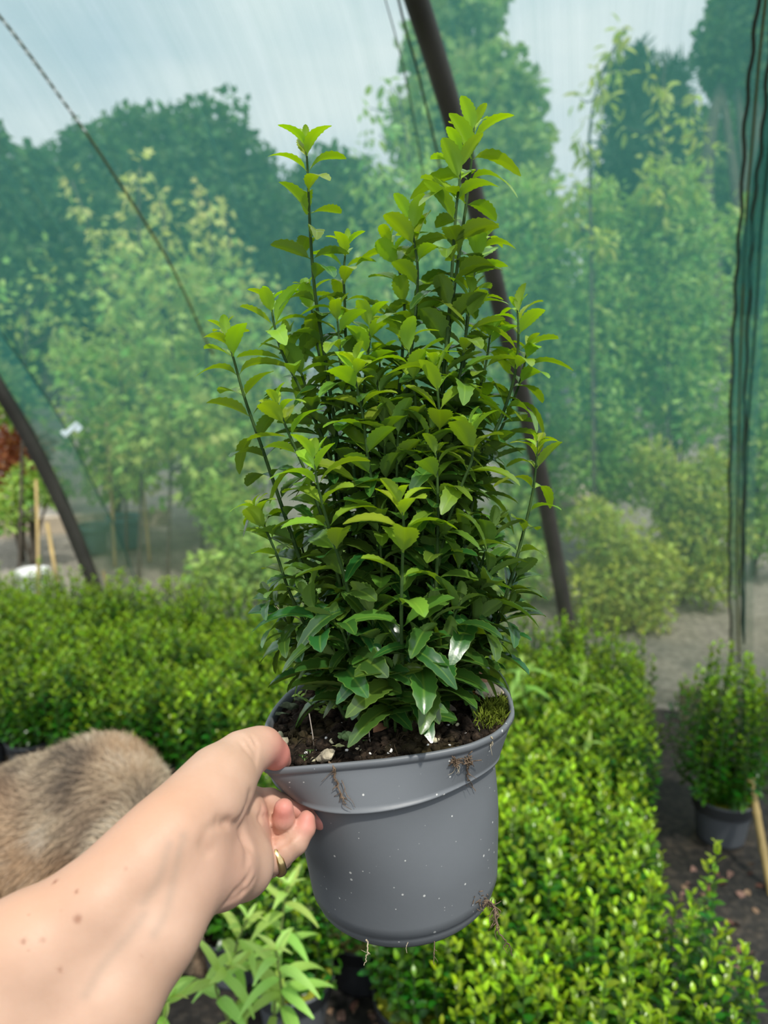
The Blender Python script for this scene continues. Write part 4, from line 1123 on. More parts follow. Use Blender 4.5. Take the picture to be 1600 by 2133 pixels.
def build_shoot(k, path, lmm, imm, bright):
    rs = np.random.default_rng(900 + k)
    pts = [at(*p) for p in path]
    # root the shoot in the soil
    q = to_local(pts[-1])
    if path[-1][1] < 1400 or True:
        bx = np.array([np.clip(q[0] * 0.8, -.05, .05), np.clip(q[1] * 0.8, -.04, .05), 0]); bx[2] = H_POT + soil_h(bx[0], bx[1]) - 0.003
        pb = np.array(HM @ Vector(bx))
        if np.linalg.norm(pb - pts[-1]) > 0.06: pts.append(pts[-1] * 0.5 + pb * 0.5)
        else: pts = pts[:-1]
        pts.append(pb)
    P = catmull(pts, 90)
    S = np.concatenate([[0], np.cumsum(np.linalg.norm(np.diff(P, axis=0), axis=1))]); Ltot = S[-1]
    at_s = lambda s: np.array([np.interp(s, S, P[:, j]) for j in range(3)])
    V, Fc = tube(P[::3], np.interp(S[::3], [0, 0.02, 0.08, Ltot], [0.0006, 0.0009, 0.0012, 0.0019]), 7)
    st = mk('shoot', to_local(V), Fc, m_shoot, held)
    cl = []; s = 0.0015; i = 0; ph = rs.uniform(0, np.pi)
    if k in PHASE: ph = PHASE[k]
    while s < Ltot - 0.012:
        p = at_s(s); T = nrm(at_s(max(0, s - 0.004)) - at_s(min(Ltot, s + 0.004)))
        u = nrm(np.cross(T, [math.cos(0.3), math.sin(0.3), 0.2])); w = np.cross(T, u)
        a0 = ph + (math.pi / 2 if i % 2 else 0) + rs.uniform(-.25, .25)
        gr = min(1.0, 0.42 + 0.19 * i)
        age = np.clip(bright * (1.0 - s / 0.105), 0, 1)
        for sgn in (0, math.pi):
            if i > 4 and rs.random() < 0.05: continue
            a = a0 + sgn + rs.uniform(-.2, .2); o = u * math.cos(a) + w * math.sin(a)
            ang = math.radians(min(52, 14 + 8 * i) + rs.uniform(-12, 14))
            L = 1.16 * lmm / 1000 * gr * rs.uniform(0.85, 1.15)
            t = T_HELD[int(rs.integers(len(T_HELD)))]
            D = T * math.cos(ang) + o * math.sin(ang); N = T * math.sin(ang) - o * math.cos(ang)
            N = N + np.cross(D, N) * rs.uniform(-.35, .35)
            if p[2] < PC[2] + 0.03: D = D * 1.0 + np.array([0, 0, 0.30])
            cl.append(leafcloud(t, [p + o * 0.001], D[None], N[None], [L], [np.clip(age + rs.uniform(-.08, .08), 0, 1)], [rs.random()]))
        s += 0.92 * imm / 1000 * min(1.0, 0.22 + 0.20 * i) * rs.uniform(0.85, 1.12); i += 1
    v, q, c = merge_clouds(cl)
    mk('leaves', to_local(v), q, m_held, st, True, {'col': c})
PHASE = {0: 0.35, 1: 0.5, 11: 0.2, 12: 0.15}
for k, a in enumerate(SHOOTS): build_shoot(k, *a)

# fine roots: dangling over the rim, out of the base
m_root = simple('dry_root', (0.17, 0.12, 0.08), 0.9, 0.2, 300, 0.5)
m_root_pale = simple('pale_root', (0.5, 0.42, 0.28), 0.8)
def root_bit(pts, r, mat=None, branches=0, seed=0, label=None):
    rs = np.random.default_rng(seed); g = Geo()
    P = catmull([at(*p) for p in pts], 24); P += rs.normal(size=P.shape) * r * 0.5
    V, Fc = tube(P, np.linspace(r, r * 0.4, 24), 6); g.add(V, Fc)
    for _ in range(branches):
        j = int(rs.integers(2, 20)); L = rs.uniform(0.002, 0.007)
        d = nrm(np.array([rs.normal() * 0.5, -0.1, rs.normal() * 0.4 - 1.0])); Q = catmull([P[j], P[j] + d * L * .5 + rs.normal(size=3) * .001, P[j] + d * L + rs.normal(size=3) * 0.002], 7)
        V, Fc = tube(Q, np.linspace(r * 0.5, r * 0.2, 7), 4); g.add(V, Fc)
    o = g.build('root', mat or m_root, held); 
    me = o.data; co = np.empty(len(me.vertices) * 3, np.float32); me.vertices.foreach_get('co', co)
    me.vertices.foreach_set('co', to_local(co.reshape(-1, 3)).astype(np.float32).ravel()); me.update()
    if label: o['label'] = label
    return o
def front(px, py, off=0.0012):
    """depth of the held pot's outside at a pixel (march along the ray)"""
    r = ray(px, py)
    for t in np.arange(0.40, 0.70, 0.0006):
        q = CAM + r * t - PC; x, y, z = q @ PX, q @ PY, q @ PZ
        if z > 0.001 or z < -H_POT: continue
        a = math.atan2(y, x)
        if z > Z_COL: k = z / Z_COL; R = np.interp(a, TH, R_rim) * (1 - k) + np.interp(a, TH, R_col) * k
        else: k = min(1, (Z_COL - z) / 0.06); R = np.interp(a, TH, R_bod) * (1 - k) + k * (0.0775 - 0.008 * (Z_COL - z) / 0.1)
        if math.hypot(x, y) < R + off: return t
    return 0.52
def F3(l): return [(x, y, front(x, y)) for x, y in l]
root_bit([(685, 1588, front(690, 1600) + .004)] + F3([(697, 1600), (700, 1625), (707, 1645), (715, 1665), (721, 1674)]), 0.0008, branches=14, seed=1)
root_bit(F3([(712, 1625), (718, 1640), (722, 1655), (733, 1668), (740, 1682)]), 0.0003, branches=3, seed=2)
root_bit(F3([(972, 1578), (975, 1595), (974, 1605), (976, 1622), (985, 1636), (991, 1648)]), 0.0006, branches=6, seed=3)
g = Geo(); rs = np.random.default_rng(8)
for c0 in ((977, 1585, 9), (949, 1588, 5)):
    for k in range(50):
        x, y = c0[0] + rs.normal() * c0[2] * .5, c0[1] + rs.normal() * c0[2] * .6; p = at(x, y, front(c0[0], c0[1]) - rs.uniform(0, .002))
        V, Fc = tube([p, p + rs.normal(size=3) * 0.0022], 0.00035, 4); g.add(to_local(V), Fc)
o = g.build('root_clump', m_root, held); o['label'] = 'dry clump of root fibres stuck to the collar'
root_bit(F3([(948, 1590), (953, 1600), (957, 1612)]), 0.0004, m_root_pale, 2, 4)
root_bit(F3([(1024, 1535), (1026, 1545), (1021, 1553)]), 0.0006, m_root_pale, 2, 5)
root_bit([(1018, 1878, .515), (1030, 1890, .513), (1034, 1920, .512), (1040, 1945, .512), (1058, 1965, .512), (1068, 1990, .512)], 0.0007, None, 18, 6)
root_bit([(1010, 1880, .518), (1028, 1885, .515), (1036, 1910, .514), (1034, 1940, .514)], 0.0010, None, 16, 7)
root_bit([(764, 1955, .515), (766, 1975, .514), (763, 1995, .513), (758, 2012, .513)], 0.0006, m_root_pale, 1, 8)
root_bit([(905, 1960, .515), (905, 1980, .514), (904, 2000, .513), (904, 2010, .513)], 0.0004, m_root, 3, 9)
root_bit([(850, 1962, .515), (846, 1975, .514), (848, 1985, .513)], 0.0003, m_root_pale, 0, 10)
g = Geo(); rs = np.random.default_rng(12)
for k in range(45):
    x, y = rs.normal(1008, 9), rs.normal(1880, 10)
    p = at(x, y, front(min(x, 1020), y) - rs.uniform(-.001, .002)); V, Fc = tube([p, p + rs.normal(size=3) * 0.0018], 0.00035, 4); g.add(to_local(V), Fc)
g.build('root_clump', m_root, held)

# things lying on the soil of the held pot
def on_soil(px, py, lift=0.0):
    x, y = on_plane(px, py, 0.002); 
    for _ in range(3): x, y = on_plane(px, py, soil_h(x, y) + lift)
    rr = np.interp(math.atan2(y, x), TH, R_rim, period=2 * np.pi) - 0.006; q = math.hypot(x, y)
    if q > rr: x, y = x * rr / q, y * rr / q
    return loc2w(x, y, soil_h(x, y) + lift)
m_cream = simple('cream_grit', (0.60, 0.55, 0.36), 0.8, 0.2, 150, 0.3); m_perlite = simple('white_perlite', (0.8, 0.79, 0.74), 0.85)
m_chip = simple('stone_chip', (0.42, 0.37, 0.26), 0.85, 0.2, 120, 0.45, 0.4)
GR = 'grit on the soil of the held pot'
def bit(px, py, r, mat, label, seed, squash=0.75, name='grit_stone', cat='grit', group=GR):
    V, Fc = pebble(on_soil(px, py, r * 0.4), r, seed, squash); return tag(mk(name, V, Fc, mat), label, cat, group)
bit(907, 1540, 0.0033, m_cream, 'largest cream grit stone standing alone on the dark soil', 1)
bit(653, 1583, 0.0022, m_cream, 'rounded cream grit stone at the rim between thumb and stone chip', 2)
bit(748, 1568, 0.0026, m_cream, 'yellowish grit stone at the rim past the liverwort leaf', 3)
bit(812, 1565, 0.0025, m_perlite, 'white crumbly grit stone at the middle of the front rim', 4)
bit(819, 1567, 0.0020, m_perlite, 'smaller white grit stone touching the white crumbly one at the front rim', 5)
bit(565, 1528, 0.0028, m_cream, 'yellow grit stone at the thumb knuckle, nearest the rim', 6)
bit(583, 1534, 0.0040, m_cream, 'big yellowish grit stone by the thumb knuckle', 7)
bit(592, 1546, 0.0042, m_chip, 'pinkish rough grit stone just above the thumb tip', 8)
bit(712, 1509, 0.0020, m_perlite, 'white grit stone above the liverwort leaf', 9)
bit(746, 1482, 0.0022, m_chip, 'tan grit stone under the lowest shrub leaves', 10)
bit(953, 1510, 0.0018, m_cream, 'cream grit stone beside the moss cushion', 11)
bit(692, 1545, 0.0024, m_cream, 'ochre grit stone between stone chip and liverwort leaf', 12)
for k in range(26):
    rs = np.random.default_rng(600 + k); x, y = rs.uniform(620, 1000), 0
    y = rs.uniform(1520, 1575) - max(0, x - 850) * 0.12
    bit(x, y, rs.uniform(0.0007, 0.0013), m_perlite, 'tiny white speck of grit scattered on the dark soil', 700 + k, group='tiny grit specks on the soil of the held pot')
V, Fc = pebble((0, 0, 0), 1, 77, 0.45, 3); V = V * np.array([0.0085, 0.0060, 0.007]); th = 0.5
V = V @ np.array([[math.cos(th), 0.0, math.sin(th)], [0, 1, 0], [-math.sin(th), 0, math.cos(th)]])
tag(mk('stone_chip', V + on_soil(678, 1568, 0.0055), Fc, m_chip, smooth=False), 'angular pale stone chip at the front rim of the held pot', 'stone')

# liverwort, seedlings
m_liver = simple('liverwort', (0.16, 0.27, 0.10), 0.6, 0.3, 200, 0.3, 0.3); m_liverg = simple('dull_liverwort', (0.14, 0.18, 0.10), 0.8, 0.2, 200, 0.3, 0.3)
def frond(px, py, r, label, mat, seed, tilt=0.9, n=34, lobes=5, squash=1.0):
    rs = np.random.default_rng(seed); c = on_soil(px, py, 0.002); V = [c]; up = nrm(UPV * tilt - FWD * 0.6); sd = RGT
    ph = rs.uniform(0, 6.28)
    for j in range(n):
        a = 2 * np.pi * j / n; rr = r * (0.72 + 0.28 * abs(math.sin(a * lobes / 2 + ph)) + 0.05 * rs.normal())
        V.append(c + sd * rr * math.cos(a) + up * (rr * math.sin(a) * squash + r * 0.6 * squash) - FWD * 0.0015 * math.sin(a * 3 + ph))
    k = len(V); V2 = [v + FWD * 0.0007 for v in V]
    Fc = [[0, 1 + j, 1 + (j + 1) % n] for j in range(n)] + [[k, k + 1 + (j + 1) % n, k + 1 + j] for j in range(n)] + [[1 + j, k + 1 + j, k + 1 + (j + 1) % n, 1 + (j + 1) % n] for j in range(n)]
    return tag(mk('liverwort', V + V2, Fc, mat), label, 'liverwort')
frond(731, 1548, 0.0062, 'scalloped green liverwort leaf upright at the front of the soil', m_liver, 1)
frond(716, 1545, 0.0042, 'smaller green liverwort leaf on the thumb side of the upright one', m_liver, 2)
frond(706, 1556, 0.0045, 'pale yellowish liverwort leaf below the upright one', simple('pale_liverwort', (0.35, 0.37, 0.16), 0.7), 3, 0.5, squash=0.6)
frond(604, 1475, 0.0085, 'dull grey-green liverwort patch at the back rim near the thumb', m_liverg, 4, 0.6, squash=0.7)
frond(588, 1492, 0.0060, 'small dull liverwort patch at the rim just above the thumb', m_liverg, 5, 0.5, squash=0.6)
frond(632, 1460, 0.0070, 'dull liverwort patch under the lowest shoots on the thumb side', m_liverg, 6, 0.5, squash=0.6)
m_seed = simple('seedling_green', (0.20, 0.36, 0.10), 0.5)
for i, (px, py, r, lab) in enumerate(((646, 1563, .0016, 'round seedling leaf, topmost of the cluster between thumb and stone chip'), (630, 1573, .0015, 'round seedling leaf, middle of the cluster between thumb and stone chip'), (635, 1583, .0013, 'round seedling leaf, lowest of the cluster between thumb and stone chip'),
        (983, 1520, .0016, 'pair of round seedling leaves on the soil below the moss cushion'), (943, 1502, .0015, 'small seedling leaf beside the dried grey leaf'), (758, 1542, .0013, 'narrow seedling leaf beside the liverwort'), (1025, 1497, .0018, 'pale seedling leaf in front of the moss cushion'))):
    c = on_soil(px, py, 0.002); g = Geo()
    for s in (-1, 1):
        V = [c + RGT * s * r * 0.7]; 
        for j in range(14):
            a = 2 * np.pi * j / 14; V.append(c + RGT * (s * r * 0.7 + r * math.cos(a)) + nrm(UPV - FWD) * r * 0.85 * math.sin(a) + UPV * 0.0003 * math.cos(2 * a))
        g.add(V, [[0, 1 + j, 1 + (j + 1) % 14] for j in range(14)])
    V, Fc = tube([c + nrm(UPV - FWD) * -r * .2, c - UPV * 0.003], 0.0003, 5); g.add(V, Fc)
    tag(g.build('seedling', m_seed), lab, 'seedling', 'seedlings on the soil of the held pot')
# bittercress-like weed
root = empty('seedling_weed', on_soil(672, 1490), 'thin bright weed with small leaves growing under the shoots near the thumb', 'weed')
g = Geo(); gl = []
o = np.array(root.location)
for pts in ([(672, 1490), (664, 1474), (645, 1463), (620, 1447)], [(674, 1490), (690, 1478), (700, 1465), (702, 1440)], [(672, 1492), (680, 1480), (686, 1470)]):
    P = catmull([at(x, y, proj(o)[2] - 0.006 * i) for i, (x, y) in enumerate(pts)], 14); V, Fc = tube(P, 0.0005, 5); g.add(V, Fc)
    rs = np.random.default_rng(len(pts) + int(pts[-1][0]))
    for j in (3, 6, 9, 12, 13):
        for s in (-1, 1): gl.append(leafcloud(T_LEAF, [P[j]], np.array([[s * 0.8, -0.2, 0.5]]) + rs.normal(size=(1, 3)) * .3, np.array([[0, -0.5, 0.8]]), [0.005], [0.5], [0.5]))
g.build('stem', m_seed, root, off=o); v, q, c = merge_clouds(gl); mk('foliage', v - o, q, m_weed, root, True, {'col': c})
# moss cushion
m_mossb = simple('bright_moss', (0.17, 0.22, 0.025), 0.95, 0.1, 300, 0.5)
rs = np.random.default_rng(31); O = []; 
for _ in range(900):
    px = rs.normal(1030, 16); py = rs.normal(1483 - (px - 1030) * 0.25, 15); O.append(on_soil(px, py, 0.001))
O = np.array(O); D = np.array([0, -0.3, 1.0]) + rs.normal(size=(900, 3)) * 0.5
v, q, c = leafcloud(T_NEEDLE, O, D, rs.normal(size=(900, 3)), rs.uniform(0.004, 0.008, 900), None, rs.random(900))
tag(mk('moss_cushion', v, q, m_mossb, attr={'col': c}), 'bright green moss cushion at the rim of the held pot away from the hand', 'moss')
# dead leaves and stalks on the soil
m_dtan = simple('dry_leaf_cream', (0.50, 0.42, 0.30), 0.8, 0.2, 200, 0.2); m_dor = simple('dry_leaf_orange', (0.62, 0.32, 0.05), 0.7, 0.2, 200, 0.3)
m_dbr = simple('dry_leaf_brown', (0.30, 0.15, 0.085), 0.8, 0.2, 150, 0.25); m_dgr = simple('dry_leaf_grey', (0.20, 0.165, 0.13), 0.85, 0.2, 150, 0.3)
T_D2 = leaf_template(n=10, half=2, wid=0.5, curl=1.0, fold=0.6, serr=0.04, petiole=0.05)
def dry(px, py, L, D, N, mat, label, lift=0.004):
    v, q, c = leafcloud(T_D2, [on_soil(px, py, lift)], np.array([D], float), np.array([N], float), [L]); o = mk('dead_leaf', v, q, mat, attr={'col': c})
    return tag(o, label, 'dead leaf')
dry(990, 1440, 0.024, (1, -0.1, 0.25), (0, -0.7, 0.7), m_dtan, 'curled cream dead leaf at the far rim of the held pot', 0.006)
dry(962, 1418, 0.030, (0.9, 0.1, 0.1), (0, -0.8, 0.6), m_dbr, 'russet dead leaf behind the curled cream one', 0.010)
dry(978, 1432, 0.013, (0.35, -0.5, -0.6), (0.2, -0.8, 0.5), m_dor, 'orange dead leaf hanging below the cream one', 0.006)
dry(920, 1470, 0.018, (0.5, -0.4, -0.15), (0, -0.6, 0.8), m_dgr, 'grey-brown dried leaf beside the lowest green leaf')
dry(895, 1450, 0.022, (0.7, -0.1, -0.1), (0, -0.7, 0.6), m_dgr, 'dark grey dried leaf half under the lowest shoots')
dry(778, 1525, 0.016, (0.6, 0.5, 0.35), (-.3, -0.6, 0.7), m_dbr, 'narrow brown dead leaf under the lowest middle leaves')
m_stalk = simple('dry_stalk', (0.42, 0.36, 0.30), 0.7)
for pts, lab in (([(644, 1486), (648, 1510), (652, 1535), (653, 1556)], 'thin silvery dry stalk standing in the soil near the thumb'), ([(921, 1432), (928, 1448), (934, 1460)], 'short dry stalk poking up beside the lowest green leaves'),
                 ([(769, 1522), (770, 1540), (773, 1555)], 'short pale stalk upright in the soil by the liverwort')):
    b0 = on_soil(*pts[-1]); dd = proj(b0)[2]
    P = catmull([at(x, y, dd - 0.002) for x, y in pts[:-1]] + [b0], 12); V, Fc = tube(P, 0.00036, 6); tag(mk('dry_stalk', V, Fc, m_stalk), lab, 'stalk', 'dry stalks in the held pot')
m_grass = simple('dry_grass', (0.50, 0.47, 0.30), 0.7)
for pts, lab in (([(575, 1262, .54), (590, 1278, .54), (615, 1285, .545), (650, 1315, .55), (690, 1400, .55), (710, 1455, .55)], 'pale dry grass blade arching out of the shrub above the thumb'),
                 ([(585, 1338, .54), (596, 1362, .54), (606, 1370, .545), (660, 1380, .55), (700, 1452, .55)], 'short pale dry grass blade low beside the shrub above the thumb')):
    P = catmull([at(*p) for p in pts], 24); V, Fc = tube(P, np.linspace(0.0003, 0.0006, 24), 5); tag(mk('grass_blade', V, Fc, m_grass), lab, 'grass blade', 'dry grass blades in the held pot')
# ------------------------------------------------------------------ the hand and forearm holding the pot
def P3(px, py, d): return at(px, py, d)
def rad(rpx, d): return rpx * d / F
CAPS = []          # (points, k)
def limb(pts, k, grp):
    for a, b in zip(pts[:-1], pts[1:]):
        CAPS.append((P3(*a[:3]), P3(*b[:3]), rad(a[3], a[2]), rad(b[3], b[2]), k, grp))
# forearm: thumb side and little-finger side strands, then wrist
limb([(-420, 2300, .345, 135), (-120, 2085, .365, 128), (60, 1985, .378, 112), (213, 1885, .392, 97), (300, 1797, .405, 88), (362, 1735, .418, 82)], .012, 'arm')
limb([(-250, 2560, .345, 140), (60, 2290, .362, 128), (225, 2080, .380, 100), (318, 1945, .395, 86), (358, 1868, .408, 78), (392, 1815, .420, 72)], .012, 'arm')
limb([(-330, 2420, .350, 150), (-20, 2150, .368, 135), (150, 1980, .388, 110), (300, 1850, .412, 80), (380, 1775, .428, 72)], .012, 'arm')
# thenar and thumb
limb([(362, 1735, .418, 80), (425, 1672, .440, 77), (462, 1622, .456, 66)], .012, 'hand')
limb([(462, 1622, .456, 66), (505, 1575, .474, 45), (540, 1556, .486, 34), (551, 1554, .490, 31)], .010, 'hand')
limb([(551, 1554, .490, 31), (572, 1571, .4985, 28), (588, 1585, .5055, 19)], .006, 'thumb')
# palm and heel of the hand
limb([(380, 1775, .428, 72), (450, 1745, .455, 58), (505, 1700, .492, 40), (520, 1668, .515, 32)], .014, 'hand')
limb([(392, 1800, .428, 68), (470, 1768, .466, 52), (520, 1735, .500, 36)], .014, 'hand')
limb([(392, 1815, .420, 70), (455, 1815, .440, 60), (505, 1800, .468, 48), (524, 1775, .492, 36)], .014, 'hand')
limb([(455, 1818, .440, 58), (505, 1812, .463, 42), (522, 1806, .480, 32)], .012, 'hand')
# fingers
limb([(512, 1674, .510, 31), (561, 1672, .517, 28), (606, 1683, .519, 22), (640, 1697, .518, 20), (668, 1711, .516, 17.5)], .004, 'index')
limb([(528, 1716, .500, 31), (562, 1724, .509, 27), (580, 1726, .507, 25)], .005, 'middle')
limb([(580, 1726, .507, 25), (590, 1705, .499, 23.5), (591, 1684, .496, 20.5)], .004, 'middle')
limb([(532, 1795, .486, 32), (572, 1790, .497, 29), (591, 1768, .499, 31)], .005, 'ring')
limb([(591, 1768, .499, 31), (613, 1752, .500, 29.5), (634, 1724, .503, 23.5), (639, 1706, .505, 18)], .004, 'ring')
limb([(525, 1800, .486, 30), (548, 1812, .503, 24), (566, 1803, .522, 22), (590, 1790, .528, 20)], .005, 'little')

lo = np.min([np.minimum(a - ra, b - rb) for a, b, ra, rb, *_ in CAPS], axis=0) - 0.01
hi = np.max([np.maximum(a + ra, b + rb) for a, b, ra, rb, *_ in CAPS], axis=0) + 0.01
lo = np.maximum(lo, [-0.36, -9, -9])
hs = 0.0014
nx, ny, nz = np.ceil((hi - lo) / hs).astype(int) + 1
gx = (lo[0] + hs * np.arange(nx)).astype(np.float32); gy = (lo[1] + hs * np.arange(ny)).astype(np.float32); gz = (lo[2] + hs * np.arange(nz)).astype(np.float32)
def field(grp_order=('arm', 'hand', 'thumb', 'index', 'middle', 'ring', 'little')):
    val = np.full((nx, ny, nz), 0.05, np.float32)
    first = True
    GRPK = {'arm': .012, 'hand': .013, 'thumb': .006, 'index': .003, 'middle': .002, 'ring': .0016, 'little': .002}
    for gname in grp_order:
        gv = np.full((nx, ny, nz), 0.05, np.float32)
        for a, b, ra, rb, k, gr in CAPS:
            if gr != gname: continue
            m = max(ra, rb) + 0.03
            l0 = np.floor((np.minimum(a, b) - m - lo) / hs).astype(int).clip(0); h0 = np.ceil((np.maximum(a, b) + m - lo) / hs).astype(int) + 1
            sx, sy, sz = slice(l0[0], min(nx, h0[0])), slice(l0[1], min(ny, h0[1])), slice(l0[2], min(nz, h0[2]))
            if sx.start >= nx or sx.stop <= 0: continue
            X = np.stack(np.meshgrid(gx[sx], gy[sy], gz[sz], indexing='ij'), -1)
            s = sdf_capsule(X, a, b, ra, rb).astype(np.float32)
            gv[sx, sy, sz] = smin(gv[sx, sy, sz], np.minimum(s, 0.05), min(k, GRPK[gname]))
        val = smin(val, gv, GRPK[gname]).astype(np.float32)
    return val
val = field()
def dent(pts, r, depth, k=0.004):
    """skin crease: a groove along a line lying on the skin"""
    global val
    Q = [P3(*p) for p in pts]
    for a, b in zip(Q[:-1], Q[1:]):
        m = 0.014
        l0 = np.floor((np.minimum(a, b) - m - lo) / hs).astype(int).clip(0); h0 = np.ceil((np.maximum(a, b) + m - lo) / hs).astype(int) + 1
        sl = tuple(slice(l0[i], min((nx, ny, nz)[i], h0[i])) for i in range(3))
        X = np.stack(np.meshgrid(gx[sl[0]], gy[sl[1]], gz[sl[2]], indexing='ij'), -1)
        s = sdf_capsule(X, a, b, 0, 0)
        val[sl] += (depth * np.exp(-(s / r) ** 2)).astype(np.float32)
def skin_depth(px, py):
    r = ray(px, py)
    for t in np.arange(0.30, 0.60, 0.0008):
        i = np.round((CAM + r * t - lo) / hs).astype(int)
        if (i < 0).any() or i[0] >= nx or i[1] >= ny or i[2] >= nz: continue
        if val[i[0], i[1], i[2]] < 0: return t
    return None
def crease(pix, r, depth):
    pts = [(x, y, skin_depth(x, y)) for x, y in pix]; pts = [p for p in pts if p[2]]
    if len(pts) > 1: dent(pts, r, depth)
crease([(455, 1708), (475, 1712), (494, 1716), (505, 1700), (514, 1680), (520, 1655)], .0030, .0013)       # thenar fold
crease([(440, 1722), (462, 1716), (490, 1716)], .0022, .0009)
crease([(494, 1720), (508, 1745), (520, 1765)], .0030, .0014)
crease([(500, 1722), (512, 1760), (516, 1800)], .0035, .0011)
crease([(430, 1770), (420, 1755), (425, 1735)], .0035, .0005)
crease([(420, 1765), (432, 1775), (440, 1772)], .0025, .0004)
crease([(537, 1705), (552, 1700), (565, 1700)], .0018, .0014)
crease([(546, 1682), (540, 1700), (541, 1712)], .0016, .0012)
crease([(590, 1758), (602, 1748), (618, 1738)], .0016, .0012)
crease([(574, 1740), (590, 1745), (606, 1737)], .0016, .0014)
crease([(575, 1772), (583, 1760), (600, 1755)], .0014, .0010)
crease([(500, 1548), (512, 1560), (530, 1590)], .0016, .0008)
crease([(512, 1540), (522, 1556), (534, 1580)], .0014, .0008)
crease([(524, 1534), (531, 1548), (536, 1570)], .0014, .0008)
crease([(465, 1885), (490, 1860), (510, 1838), (524, 1815)], .0022, .0010)
crease([(478, 1880), (505, 1858), (528, 1832)], .0018, .0009)
V, Q = surface_nets(val, lo, hs)
V = smooth_mesh(V, Q, 3)
ke = np.ones(len(V), bool)
# skin attributes: pinkness near finger ends and in the palm, freckles, tanned upper side of the forearm
col = np.zeros((len(V), 4)); col[:, 3] = 1
pink = np.zeros(len(V))
for c0, r0, s in (((591, 1690, .492), .012, 1.0), ((640, 1710, .50), .010, 0.9), ((664, 1711, .512), .013, 1.0), ((580, 1580, .492), .017, 1.25), ((630, 1692, .515), .012, .8), ((520, 1680, .51), .02, .35), ((540, 1740, .50), .022, .35), ((560, 1775, .50), .016, .25), ((455, 1800, .43), .03, .2)):
    pink = np.maximum(pink, s * np.exp(-(np.linalg.norm(V - P3(*c0), axis=1) / r0) ** 2))
col[:, 0] = np.clip(pink, 0, 1)
fre = np.zeros(len(V))
PXY = np.array([proj(v)[:2] for v in V[::1]]) if len(V) < 400000 else None
for x, y, r, s in ((162, 1914, 9, .8), (115, 1838, 6, 1), (159, 1857, 4.5, 1), (49, 1961, 6, .9), (89, 1957, 5, .6), (124, 2019, 5, .7), (56, 1981, 3, .5), (262, 1809, 5, .35), (128, 1896, 2.5, .5), (104, 2056, 4, .4), (292, 1991, 3, .3), (60, 1905, 2.5, .5), (102, 1858, 2, .7)):
    dd = skin_depth(x, y)
    if dd is None: continue
    p = P3(x, y, dd); fre = np.maximum(fre, s * np.exp(-(np.linalg.norm(V - p, axis=1) / (r * dd / F)) ** 4))
col[:, 1] = fre
q0 = P3(0, 1890, .37); q1 = P3(330, 1660, .41)
hq = np.linalg.norm(V - q0 - np.clip(((V - q0) @ (q1 - q0)) / ((q1 - q0) @ (q1 - q0)), 0, 1)[:, None] * (q1 - q0), axis=1)
col[:, 2] = np.exp(-(hq / 0.026) ** 2)

vein = np.zeros(len(V))
for line in ([(382, 1742), (370, 1790), (358, 1850), (345, 1900), (322, 1945)], [(300, 1905), (262, 1955), (215, 2010), (180, 2070)], [(352, 1760), (330, 1830), (300, 1880)]):
    pts = catmull(line, 40)
    for x, y in pts:
        dd = skin_depth(x, y)
        if dd: vein = np.maximum(vein, np.exp(-(np.linalg.norm(V - P3(x, y, dd), axis=1) / 0.0026) ** 2))
col[:, 3] = vein
m_skin, nt, b = newmat('skin')
a = nt.nodes.new('ShaderNodeAttribute'); a.attribute_name = 'col'
s = nt.nodes.new('ShaderNodeSeparateColor'); nt.links.new(a.outputs['Color'], s.inputs[0])
n1 = noise_node(nt, 38, 4); n2 = noise_node(nt, 420, 3)
r1 = ramp(nt, n1.outputs['Fac'], [(0.3, (0.53, 0.335, 0.232)), (0.7, (0.60, 0.39, 0.28))])
c = mixc(nt, mathn(nt, 'MULTIPLY', s.outputs[2], 0.6), r1.outputs[0], (0.56, 0.30, 0.18))
c = mixc(nt, mathn(nt, 'MULTIPLY', s.outputs[0], 0.75), c, (0.66, 0.20, 0.17))
c = mixc(nt, mathn(nt, 'MULTIPLY', s.outputs[1], 0.75), c, (0.24, 0.085, 0.04))
c = mixc(nt, mathn(nt, 'MULTIPLY', a.outputs['Alpha'], 0.40), c, (0.36, 0.27, 0.20))
nt.links.new(c, b.inputs['Base Color'])
b.inputs['Roughness'].default_value = 0.50; b.inputs['Specular IOR Level'].default_value = 0.35
b.inputs['Subsurface Weight'].default_value = 0.18; b.inputs['Subsurface Radius'].default_value = (0.6, 0.25, 0.12); b.inputs['Subsurface Scale'].default_value = 0.006
bump(nt, b, n2.outputs['Fac'], 0.10, 0.0012)
person = mk('person', V, Q, m_skin, attr={'col': col})
tag(person, 'bare left forearm and hand of a person, thumb over the pot rim, ring on finger', 'person')

# gold ring on the ring finger
m_gold = simple('gold', (0.75, 0.55, 0.25), 0.22, 0.5, metal=1)
rc = P3(573, 1790, .4972); axv = nrm(P3(591, 1768, .499) - P3(550, 1793, .4915)); u = nrm(np.cross(axv, [0, 0, 1])); w = np.cross(axv, u); V = []; Fc = []
rr, tt = 0.0098, 0.0024; n = 48
for j in range(n):
    aa = 2 * np.pi * j / n; o = u * math.cos(aa) + w * math.sin(aa)
    for dr, da in ((0.0012, -1), (0.0018, -.4), (0.0018, .4), (0.0012, 1), (-0.0008, 1), (-0.0008, -1)): V.append(rc + o * (rr + dr) + axv * tt * da)
for j in range(n):
    for i in range(6): Fc.append([j * 6 + i, j * 6 + (i + 1) % 6, ((j + 1) % n) * 6 + (i + 1) % 6, ((j + 1) % n) * 6 + i])
o = mk('ring', V, Fc, m_gold, person); o['label'] = 'gold ring'
